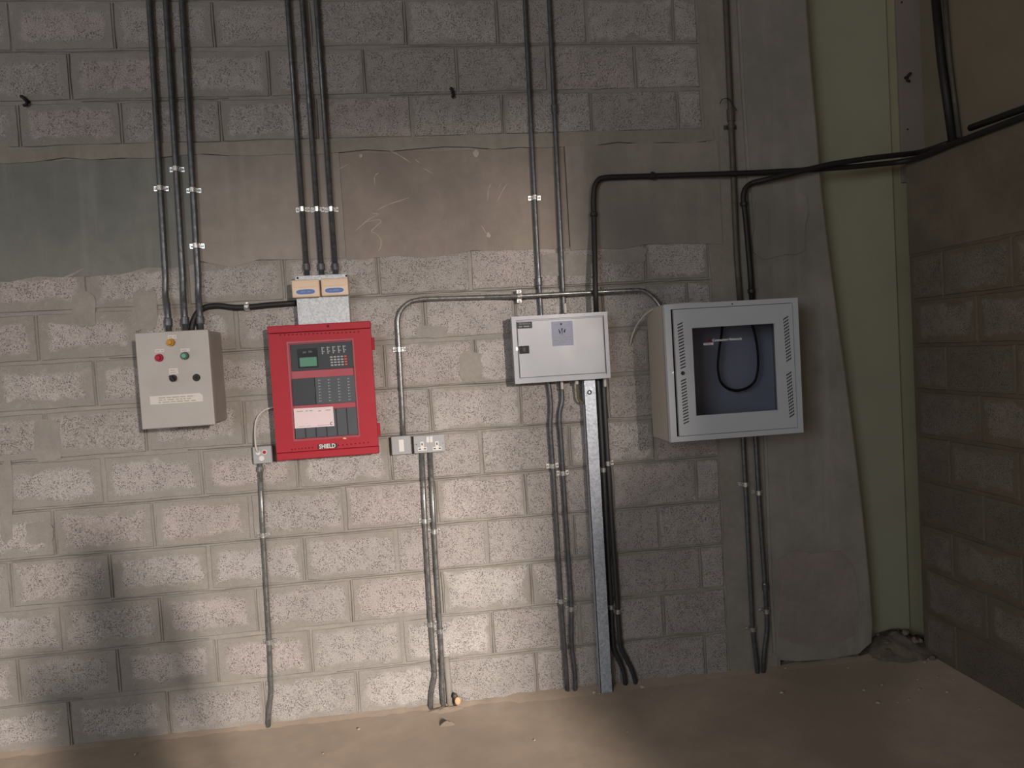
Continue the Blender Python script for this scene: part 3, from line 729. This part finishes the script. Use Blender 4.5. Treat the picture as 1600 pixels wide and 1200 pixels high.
s1 = sub((452.5, 538), (553.5, 533), (556, 574.5), (455, 580)); s1 = (s1[0], min(s1[1], wx1 - g_), s1[2], s1[3])
bm = B(); box(bm, *s1[:2], yp, yp + .01, *s1[2:], .001, 1); disp = T.part('display_module', bm, M['panel'])
s = sub((463.5, 546), (495, 543.5), (496.5, 573.5), (465.5, 576)); bm = B(); box(bm, *s[:2], yp - .002, yp + .004, *s[2:], .001, 1); T.part('display_bezel', bm, M['lcd_dark'], disp)
s = sub((467.3, 559.5), (494, 557.3), (495, 571.3), (468.5, 573.5)); bm = B(); box(bm, *s[:2], yp - .004, yp + .002, *s[2:]); T.part('screen', bm, M['lcd'], disp)
bm = B()
for px, py in ((475, 550.5), (484, 549.5)):
    x, z = RP(px, py); box(bm, x - .008, x + .008, yp - .0032, yp, z - .0045, z + .0045)
stuff(T.part('display_print', bm, M['panel_b'], disp))
bm = B()
for k, px in enumerate((503.5, 512, 520.5, 529, 537)):
    for j in range(4):
        x, z = RP(px + (j * .35), 543.5 - k * .7 + j * 2.9); box(bm, x - .0058, x - .0005, yp - .002, yp, z - .0033, z + .0033); 
        if j % 2 == 0: box(bm, x + .001, x + .007, yp - .002, yp, z - .002, z + .002)
stuff(T.part('legend_print', bm, M['key'], disp))
km = {}
for col_ in range(5):
    for row in range(4):
        x, z = RP(517.2 + col_ * 5.5 + row * .45, 558.0 + row * 4.2 - col_ * .35)
        mk = 'key_red' if col_ == 4 else 'key'
        if mk not in km:
            bm = B(); box(bm, -.006, .006, -.004, 0, -.0036, .0036, .001, 1); km[mk] = bpy.data.meshes.new('key'); bm.to_mesh(km[mk]); bm.free(); km[mk].materials.append(M[mk])
        o = bpy.data.objects.new('key', km[mk]); C.objects.link(o); o.parent = disp; o.location = Vector((x, yp, z)) - T.o.location
s2 = sub((455, 592), (556, 586.5), (558.5, 628.5), (458, 634)); s2 = (s2[0], min(s2[1], wx1 - g_), s2[2], s2[3])
xm = RP(492, 610)[0]
bm = B(); box(bm, s2[0], xm - .001, yp, yp + .01, *s2[2:], .001, 1); T.part('blank_module', bm, M['panel'])
bm = B(); box(bm, xm + .001, s2[1], yp, yp + .01, *s2[2:], .001, 1); zone = T.part('zone_module', bm, M['panel_b'])
bm = B()
for c_ in range(4):
    for r_ in range(8):
        x, z = RP(497.3 + c_ * 15.3 + r_ * .28, 594.5 + r_ * 4.65 - c_ * .9); disc(bm, x, z, yp - .002, yp + .001, .0026, 8)
        box(bm, x + .004, x + .008, yp - .0008, yp, z - .001, z + .001)
stuff(T.part('zone_lights', bm, M['key'], zone))
s3 = sub((457, 642), (560, 637), (561.5, 679.5), (461, 686)); s3 = (max(s3[0], wx0 + g_), min(s3[1], wx1 - g_), s3[2], s3[3]); wv = (s3[1] - s3[0]) / 6
for k in range(6):
    bm = B(); box(bm, s3[0] + k * wv + .0012, s3[0] + (k + 1) * wv - .0012, yp + .001 * (k % 2), yp + .01, s3[2], s3[3], .0015, 1); T.part('blank_plate', bm, M['panel_b'])
q = [RP(458.8, 638.6, .115), RP(520.5, 635, .115), RP(522.8, 665.5, .115), RP(461, 669.5, .115)]
bm = B(); prism(bm, q, yp - .003, yp - .0015); card = T.part('notice_card', bm, M['paper'])
bm = B()
for k, (px, py, w_) in enumerate(((464, 643, 10), (477.5, 642.2, 10), (497.5, 642, 4), (509, 640.8, 7))):
    x, z = RP(px, py, .115); bars(bm, x, x + w_ / 320, z, yp - .0034, .004, 20 + k)
for k, (px, py, w_) in enumerate(((467, 666.4, 9), (479, 665.8, 6), (496, 664.6, 22))):
    x, z = RP(px, py, .115); box(bm, x, x + w_ / 320, yp - .0036, yp - .003, z - .001, z + .001)
stuff(T.part('card_print', bm, M['print_'], card))
bm = B(); x, z = RP(518.3, 661.5, .115); tube(bm, [Vector((x + .0055 * math.cos(t), yp - .0036, z + .006 * math.sin(t))) for t in [math.radians(40 + k * 26) for k in range(11)]], .0014, 5)
T.part('card_logo', bm, M['print_dark'], card)
bm = B()
for (xa, xb, px, py, px2, py2) in ((0, 0, 438, 523.5, 560, 518.5), (0, 0, 456, 702.5, 488, 699.5), (0, 0, 529, 696, 575, 691.5)):
    n = max(6, int((px2 - px) / 6.2))
    for k in range(n + 1):
        x, z = RP(px + (px2 - px) * k / n, py + (py2 - py) * k / n); disc(bm, x, z, -d + .0030, -d + .006, .0034, 8)
stuff(T.part('vent_hole', bm, M['red_dark'], door))
x, z = RP(511.5, 697.3); bm = B(); box(bm, x - .045, x + .045, -d, -d + .006, z - .0105, z + .0105, .003, 1); bdg = T.part('badge', bm, M['panel'])
T.text('badge_lettering', 'SHIELD', x, z, -d - .0008, .0275, M['white'], None, depth=.0012, sx=.86, bold=.0007)
for (py0, py1, px) in ((527, 547, 583.5), (662, 682, 591)):
    u, v = P(px, py0, d), P(px, py1, d); bm = B(); xx = X1
    tube(bm, [Vector((xx + .004, -d + .028, u.z)), Vector((xx + .004, -d + .028, v.z))], .0085, 12); T.part('hinge', bm, M['red'])
x, z = RP(538.5, 685); bm = B(); prism(bm, [(x - .009, z - .001), (x + .002, z - .004), (x + .009, z - .002), (x + .003, z + .004), (x - .005, z + .004)], -d + .0025, -d + .006); T.part('paint_chip', bm, M['cork'])
x, z = RP(512.5, 509.5); bm = B(); disc(bm, x, z, -d - .001, -d + .001, .006, 10); T.part('lip_dent', bm, M['red_dark'])

# fused spur
d = .05; X0, X1, Z0, Z1 = rect((394.5, 698.5), (424, 696.5), (424.5, 722.5), (396, 726), d)
T = Thing('fused_spur', ((X0 + X1) / 2, -d / 2, Z0), 'small grey fused spur box left of red panel with red switch', 'switch')
bm = B(); box(bm, X0, X1, -d + .006, -.004, Z0, Z1, .005, 2); T.part('back_box', bm, M['accessory'])
bm = B(); box(bm, X0, X1, -d, -d + .008, Z0, Z1, .003, 2); T.part('faceplate', bm, M['accessory'])
for nm, px, py, r, mt in (('cable_outlet', 403.5, 707.5, .0115, 'white'), ('switch_surround', 413.3, 706.5, .0125, 'white'), ('red_rocker', 413.3, 706.5, .0085, 'ruby'), ('fuse_carrier', 409, 716, .0135, 'white')):
    q = P(px, py, d); bm = B(); disc(bm, q.x, q.z, -d - (.006 if nm == 'red_rocker' else .003), -d + .001, r, 18, r * .9); T.part(nm, bm, M[mt])
# switch and double socket
d = .046; X0, X1, Z0, Z1 = rect((611, 683), (641.5, 680.5), (642, 709), (613, 711.5), d)
T = Thing('light_switch', ((X0 + X1) / 2, -d / 2, Z0), 'square grey metal switch box with one white rocker', 'switch')
bm = B(); box(bm, X0, X1, -d + .006, -.004, Z0, Z1, .006, 2); T.part('back_box', bm, M['accessory'])
bm = B(); box(bm, X0 - .001, X1 + .001, -d, -d + .008, Z0 - .001, Z1 + .001, .004, 2); T.part('faceplate', bm, M['accessory'])
a, b = P(622.3, 687, d), P(632, 705.5, d); bm = B(); box(bm, a.x, b.x, -d - .004, -d + .001, b.z, a.z, .002, 2); T.part('rocker', bm, M['white'])
X0, X1, Z0, Z1 = rect((646.5, 681), (694.5, 679), (695.5, 706), (647, 708), d)
T = Thing('double_socket', ((X0 + X1) / 2, -d / 2, Z0), 'grey metal double power socket with white pin plates', 'socket')
bm = B(); box(bm, X0, X1, -d + .006, -.004, Z0, Z1, .009, 3); T.part('back_box', bm, M['accessory'])
bm = B(); box(bm, X0 - .001, X1 + .001, -d, -d + .008, Z0 - .001, Z1 + .001, .0035, 2); T.part('faceplate', bm, M['accessory'])
a, b = P(665.5, 682.3, d), P(676.5, 691.3, d); bm = B(); box(bm, a.x, (a.x + b.x) / 2 - .0007, -d - .004, -d + .001, b.z, a.z, .0015, 1); T.part('rocker', bm, M['white'])
bm = B(); box(bm, (a.x + b.x) / 2 + .0007, b.x, -d - .004, -d + .001, b.z, a.z, .0015, 1); T.part('rocker', bm, M['white'])
for px, py in ((659.7, 697.5), (682.9, 696.7)):
    q = P(px, py, d); w_, s_ = .0215, .008
    pts = [(-w_, -.0205), (w_, -.0205), (w_, -.0045), (s_, -.0045), (s_, .0225), (-s_, .0225), (-s_, -.0045), (-w_, -.0045)]
    bm = B(); prism(bm, [(q.x + u, q.z + v) for u, v in pts], -d - .0015, -d + .001); o = T.part('pin_plate', bm, M['white'])
    bm = B()
    for u, v, w2, h2 in ((0, .0105, .0028, .0055), (-.0125, -.0125, .0055, .0028), (.0125, -.0125, .0055, .0028)): box(bm, q.x + u - w2, q.x + u + w2, -d - .0018, -d, q.z + v - h2, q.z + v + h2)
    T.part('pin_slots', bm, M['black'], o)
for px, py in ((650.5, 694.5), (692, 692.5)):
    q = P(px, py, d); bm = B(); disc(bm, q.x, q.z, -d - .0012, -d + .001, .0035, 10); T.part('face_screw', bm, M['conduit'])

# distribution board
d = .112; X0, X1, Z0, Z1 = rect((799, 495), (948, 487), (955, 591), (805, 599.5), d)
T = Thing('distribution_board', ((X0 + X1) / 2, -d / 2, Z0), 'white metal distribution board with black latch and blue tulip sticker', 'distribution board')
bm = B(); box(bm, X0 + .002, X1 - .002, -d + .01, -.036, Z0 + .002, Z1 - .002); T.part('body', bm, M['board_paint'])
dx0, dx1, dz0, dz1 = rect((806, 501), (942.5, 493), (948.5, 584), (811.5, 592), d)
bm = B(); ring(bm, (X0, X1, Z0, Z1), (dx0 - .001, dx1 + .001, dz0 - .001, dz1 + .001), -d, -d + .02); bmesh.ops.recalc_face_normals(bm, faces=bm.faces); T.part('frame', bm, M['board_paint'])
bm = B(); box(bm, dx0, dx1, -d + .012, -d + .016, dz0, dz1); T.part('door_gap', bm, M['grey_in'])
bm = B(); box(bm, dx0 + .0045, dx1 - .0045, -d - .001, -d + .011, dz0 + .0045, dz1 - .0045, .003, 2); door = T.part('door', bm, M['board_paint'])
yd = -d - .001
a, b = P(811, 541, d), P(827, 552, d); bm = B(); box(bm, a.x, b.x, yd - .006, yd + .001, b.z, a.z, .002, 2); lt = T.part('latch', bm, M['black'])
bm = B(); box(bm, a.x + .014, a.x + .031, yd - .010, yd - .004, b.z + .007, a.z - .007, .002, 1); T.part('latch_button', bm, M['mid'], lt)
q = P(807.5, 545, d); bm = B(); box(bm, q.x - .004, q.x + .004, yd - .001, yd + .014, q.z - .008, q.z + .008); T.part('latch_keep', bm, M['bright'])
a, b = P(808, 503.8, d), P(831.5, 512.5, d); bm = B(); box(bm, a.x, b.x, yd - .002, yd + .001, b.z, a.z, .0005, 1); npl = T.part('name_plate', bm, M['panel'])
cx = (a.x + b.x) / 2; h_ = a.z - b.z
T.text('plate_lettering', 'DB DISTN A', cx, a.z - h_ * .30, yd - .0023, .0105, M['key'], None, depth=.0004)
bm = B(); bars(bm, a.x + .006, b.x - .008, a.z - h_ * .70, yd - .0023, .0055, 44); stuff(T.part('plate_print', bm, M['print_']))
a = rect((861, 503), (894, 501), (896.5, 539), (863.5, 541), d); bm = B(); box(bm, a[0], a[1], yd - .0012, yd + .0005, a[2], a[3]); stk = T.part('sticker', bm, M['sticker'])
def leaf(pts): return [(P(x, y, d).x, P(x, y, d).z) for x, y in pts]
bm = B(); ys_ = yd - .0018
prism(bm, leaf([(872, 514.2), (873.6, 515), (875.6, 518.4), (875.4, 521.8), (874.2, 521.2), (873.4, 518.6)]), ys_, yd)
prism(bm, leaf([(876.3, 513.2), (879.6, 513), (878.6, 516.3), (878.4, 523.2), (877.8, 523.2), (877.3, 516.4)]), ys_, yd)
prism(bm, leaf([(883.2, 513.4), (883.7, 514.4), (882.6, 519.6), (880.8, 519.8), (880.4, 517.4)]), ys_, yd)
T.part('tulip_emblem', bm, M['print_dark'], stk)
bm = B(); q = P(876.5, 506.4, d); disc(bm, q.x, q.z, ys_, yd, .005, 10); T.part('small_emblem', bm, M['print_dark'], stk)
bm = B()
for k, (px, py, w_) in enumerate(((867, 507, 6), (880.5, 506.2, 8), (865, 528.4, 6.5), (872.5, 528, 6), (880, 527.2, 13), (865, 532.2, 15), (882, 530.8, 10), (873, 534.4, 13))):
    q = P(px, py, d); bars(bm, q.x, q.x + w_ / 330, q.z, ys_ + .0002, .005, 90 + k)
stuff(T.part('sticker_print', bm, M['panel_b'], stk))
for (px, py, nm) in ((882.5, 482, 'top'), (877.5, 601, 'low'), (944.5, 597, 'low')):
    q = P(px, py, .04); bm = B(); tube(bm, [Vector((q.x, -.05, q.z - .022)), Vector((q.x, -.05, q.z + .024))], .0075, 10); T.part('conduit_bush', bm, M['white_cable'])
q = P(901, 597, .06); bm = B(); tube(bm, [Vector((q.x, -.06, q.z - .01)), Vector((q.x, -.06, q.z + .03))], .009, 10); T.part('cable_gland', bm, M['white_cable'])
bm = B(); box(bm, X0 + .03, X1 - .03, -.037, -.006, Z1 - .05, Z1 - .03); T.part('mounting_rail', bm, M['trunk'])

# rack cabinet
d = .31; X0, X1, Z0, Z1 = rect((1037.5, 477), (1246, 464), (1256, 676), (1049, 691), d)
T = Thing('rack_cabinet', ((X0 + X1) / 2, -d / 2, Z0), 'grey wall rack cabinet with smoked glass door beside pier', 'cabinet')
t = .004; yb = -.032
bm = B()
box(bm, X0, X0 + t, -d + .03, yb, Z0, Z1); box(bm, X1 - t, X1, -d + .03, yb, Z0, Z1); box(bm, X0, X1, -d + .03, yb, Z0, Z0 + t); box(bm, X0, X1, -d + .03, yb, Z1 - t, Z1)
T.part('shell', bm, M['rack_side'])
bm = B(); box(bm, X0 + t, X1 - t, yb - .004, yb, Z0 + t, Z1 - t); T.part('back_panel', bm, M['rack_in'])
dx0, dx1, dz0, dz1 = rect((1047.5, 484.5), (1237.5, 472.5), (1247, 668), (1057, 682.5), d)
bm = B(); ring(bm, (X0, X1, Z0, Z1), (dx0 + .002, dx1 + .0005, dz0 - .0005, dz1 + .0005), -d, -d + .034); bmesh.ops.recalc_face_normals(bm, faces=bm.faces); T.part('front_frame', bm, M['rack'])
gx0, gx1, gz0, gz1 = rect((1080.5, 513), (1210, 505), (1217, 640.5), (1088, 649.5), d)
bm = B(); ring(bm, (dx0 + .0135, dx1 - .003, dz0 + .002, dz1 - .002), (gx0, gx1, gz0, gz1), -d - .003, -d + .014); bmesh.ops.recalc_face_normals(bm, faces=bm.faces); door = T.part('door', bm, M['rack'])
bm = B(); ring(bm, (dx0 - .003, dx1 + .003, dz0 - .003, dz1 + .003), (gx0 - .03, gx1 + .03, gz0 - .03, gz1 + .03), -d + .020, -d + .024); T.part('rebate_shade', bm, M['grey_in'])  # dark ring carries the shade of the gap around the door
bm = B(); box(bm, gx0 - .006, gx1 + .006, -d + .009, -d + .013, gz0 - .006, gz1 + .006); T.part('glass_pane', bm, M['glass'])
bm = B()
def slots(px, py, px2, py2, n, tilt):
    for k in range(n):
        for c_ in range(3):
            f_ = k / (n - 1); q = P(px + (px2 - px) * f_ + (c_ - 1) * 2.7, py + (py2 - py) * f_ - (c_ - 1) * 1.2 * tilt, d)
            b2 = B(); box(b2, -.0052, .0052, -.0005, .0015, -.0023, .0023); b2.transform(Matrix.Translation((q.x, -d - .0035, q.z)) @ Matrix.Rotation(-math.radians(38) * tilt, 4, 'Y'))
            me = bpy.data.meshes.new('tmp'); b2.to_mesh(me); b2.free(); bm.from_mesh(me); bpy.data.meshes.remove(me)
slots(1062, 506, 1067, 574, 15, 1); slots(1067.5, 594, 1072, 660, 15, 1); slots(1227, 497, 1232, 562, 14, 1.5); slots(1232, 584, 1237, 649, 14, 1.5)
stuff(T.part('vent_slot', bm, M['grey_in'], door))
q = P(1066.5, 583, d); bm = B(); disc(bm, q.x, q.z, -d - .009, -d - .002, .0095, 18, .008); lk = T.part('door_lock', bm, M['black'])
bm = B(); disc(bm, q.x, q.z, -d - .010, -d - .007, .003, 10); T.part('keyhole', bm, M['mid'], lk)
q = P(1051.5, 582.5, d); bm = B(); box(bm, q.x - .004, q.x + .004, -d - .002, -d + .012, q.z - .008, q.z + .006); T.part('latch_tongue', bm, M['bright'])
lp = [(1130, 490), (1128, 520), (1123, 550), (1121, 575), (1125, 597), (1137, 608), (1152, 611), (1167, 607), (1180, 597), (1185, 575), (1184, 545), (1178, 515), (1170, 490)]
bm = B(); tube(bm, smooth_path([P(x, y, .10) for x, y in lp], .05), .0065, 8)
tag(link('cable_loop', bm, M['rubber'], smooth=True), 'black cable loop hanging inside rack cabinet behind glass', 'cable')
yg = -d + .0085
q = P(1136, 530.5, d - .009); T.text('glass_lettering', 'Connecting Network', q.x, q.z, yg, .0165, M['pale_print'], None, depth=.0004, bold=.0005)
q = P(1107, 537.5, d - .009); T.text('glass_lettering', 'KRONE', q.x, q.z, yg, .0135, M['pale_print'], None, depth=.0004, sx=1.05, bold=.0007)
q = P(1108.5, 531.5, d - .009); bm = B(); prism(bm, [(q.x - .013, q.z - .009), (q.x + .013, q.z - .009), (q.x + .002, q.z + .009)], yg - .0004, yg + .0004); T.part('glass_emblem', bm, M['trigger'])
q = P(1144, 475, d); bm = B(); disc(bm, q.x, q.z, -d - .002, -d + .001, .004, 8); T.part('frame_screw', bm, M['mid'])

# ------------------------------------------------------------------ small things on the wall
def hook(px, py, label, dep=0.0, fl=1):
    q = P(px, py, dep); bm = B()
    tube(bm, smooth_path([q + Vector((.004 * fl, .012, .0)), q + Vector((0, -.022, .004)), q + Vector((-.012 * fl, -.024, .018)), q + Vector((-.018 * fl, -.022, .02))], .01), .0075, 8)
    tube(bm, smooth_path([q + Vector((0, -.018, .0)), q + Vector((.006 * fl, -.022, -.016)), q + Vector((-.012 * fl, -.022, -.021))], .01), .0065, 8)
    tag(link('wall_hook', bm, M['black'], smooth=True), label, 'hook')
hook(44, 160, 'small black hook in upper left of block wall'); hook(707, 147, 'small black hook between the trunking conduits and board conduits', 0, .5); hook(1414, 123, 'small black hook on pinkish board beside green column', -.13, -1)
st2 = empty('pipe_stub', P(712, 1108, .03)); st2.location.z = 0; tag(st2, 'short capped pipe stub with orange plug at wall base', 'pipe stub')
z1 = P(711, 1086, .03).z
bm = B(); tube(bm, smooth_path([Vector((0, .01, -.01)), Vector((0, .01, z1 - .012)), Vector((0, -.006, z1 + .002)), Vector((0.004, -.020, z1))], .02), .0125, 12); link('pipe', bm, M['conduit_old'], st2, True)
bm = B(); bmesh.ops.create_uvsphere(bm, u_segments=14, v_segments=8, radius=1)
bm.transform(Matrix.Translation((.012, -.022, z1 - .021)) @ Matrix.Diagonal((.0155, .010, .020, 1))); link('plug', bm, M['cork'], st2, True)
# mortar slapped over the blocks
for k, (a, b, c, e) in enumerate(((206, 450, 247, 516), (52, 655, 96, 722), (0, 716, 20, 850), (112, 456, 150, 512), (40, 815, 84, 850), (840, 395, 925, 432), (940, 385, 1012, 412), (648, 508, 700, 528), (718, 548, 752, 598))):
    o = patch(a, b, c, e, M['mortar'], 60 + k, .0065, .0016, wall); o.name = 'mortar_smear'
# chalk scribble on the cast beam
for seq in (((553, 363), (577, 342), (594, 334), (582, 334)), ((572, 347), (594, 343), (596, 347), (578, 362), (587, 364), (596, 374), (595, 386), (591, 393)),
            ((589, 329), (605, 320), (640, 309)), ((610, 236), (625, 243), (643, 255)), ((649, 249), (657, 256)), ((662, 263), (677, 272)), ((769, 285), (763, 295), (762, 315)), ((792, 287), (784, 300), (777, 316)), ((783, 287), (779, 294)), ((752, 352), (760, 366)), ((527, 266), (548, 255)), ((586, 288), (585, 275), (592, 270))):
    bm = B(); dep = .0065
    a = smooth_path([P(x, y, dep) for x, y in seq], .03)
    tube(bm, a, lambda k: .0030 + .0012 * math.sin(k * 9), 5); link('chalk_mark', bm, M['chalk'], wall, True)
for (px, py, r) in ((743, 241, .018), (763, 368, .013), (564, 244, .010)):
    bm = B(); q = P(px, py); r_ = random.Random(px)
    prism(bm, [(q.x + r * r_.uniform(.5, 1.1) * math.cos(k), q.z + r * r_.uniform(.6, 1.3) * math.sin(k)) for k in [2 * math.pi * j / 9 for j in range(9)]], -.0108, .002); link('chalk_mark', bm, M['chalk'], wall)

# ------------------------------------------------------------------ the photographer, standing behind the camera; only the shadow reaches the picture
def skin_mesh(name, verts, edges, radii, mats, pick):
    me = bpy.data.meshes.new(name); me.from_pydata(verts, edges, []); o = bpy.data.objects.new(name, me); C.objects.link(o)
    sk = o.modifiers.new('skin', 'SKIN'); o.modifiers.new('sub', 'SUBSURF').levels = 2
    me.skin_vertices[0].data[0].use_root = True
    for k, r_ in enumerate(radii): me.skin_vertices[0].data[k].radius = (r_, r_)
    bpy.context.view_layer.update()
    m2 = bpy.data.meshes.new_from_object(o.evaluated_get(bpy.context.evaluated_depsgraph_get())); bpy.data.objects.remove(o)
    m2.name = name; m2.materials.clear()
    for m in mats: m2.materials.append(m)
    for p in m2.polygons: p.material_index = pick(p.center); p.use_smooth = True
    return m2
V = []; E_ = []; Rr = []
def v(x, y, z, r_, prev=None):
    V.append((x, y, z)); Rr.append(r_)
    if prev is not None: E_.append((prev, len(V) - 1))
    return len(V) - 1
pel = v(0, 0, .92, .15); wst = v(0, 0, 1.10, .135, pel); che = v(0, .01, 1.32, .155, wst); neck = v(0, .01, 1.47, .06, che); hd0 = v(0, .03, 1.56, .085, neck); hd1 = v(0, .025, 1.66, .085, hd0)
for sx in (-1, 1):
    hip = v(.10 * sx, 0, .84, .095, pel); kn = v(.11 * sx, .02, .48, .062, hip); an = v(.115 * sx, -.01, .09, .045, kn); v(.13 * sx, .13, .035, .035, an)
    sh = v(.19 * sx, .0, 1.40, .065, che); el = v(.25 * sx, .06, 1.13, .048, sh); wr_ = v(.11 * sx, .28, 1.36, .032, el); pm = v(.085 * sx, .32, 1.43, .030, wr_)
    for k, (dx, L) in enumerate(((-.03, .060), (-.011, .070), (.009, .064), (.028, .050))):
        a = v(.085 * sx + dx * .7, .335, 1.47, .0095, pm); b = v(.085 * sx + dx - .02 * sx, .345, 1.47 + L * .6, .009, a); v(.085 * sx + dx - .03 * sx, .335, 1.47 + L, .008, b)
    a = v(.05 * sx, .33, 1.44, .011, pm); v(.03 * sx, .335, 1.475, .0095, a)
per = empty('person', (.36, -4.35, 0)); tag(per, 'person in dark jacket and trousers standing behind the camera holding a phone', 'person')
bmesh_ = skin_mesh('body', V, E_, Rr, [M['cloth'], M['skin']], lambda c: 1 if (c.z > 1.49 or (c.y > .27 and c.z > 1.3)) else 0)
bo = bpy.data.objects.new('body', bmesh_); C.objects.link(bo); bo.parent = per
bm = B(); bmesh.ops.create_uvsphere(bm, u_segments=18, v_segments=12, radius=1); bm.transform(Matrix.Translation((0, .005, 1.675)) @ Matrix.Diagonal((.093, .105, .095, 1))); link('hair', bm, M['black'], per, True)
bm = B(); disc(bm, 0, 1.575, .135, .115, .012, 10, .008); link('nose', bm, M['skin'], per, True)
bm = B(); box(bm, -.08, .08, .352, .361, 1.47, 1.55, .006, 2)
ph = tag(link('phone', bm, M['black']), 'dark phone held up in both hands of person behind the camera', 'phone'); ph.location = (.36, -4.35, 0)
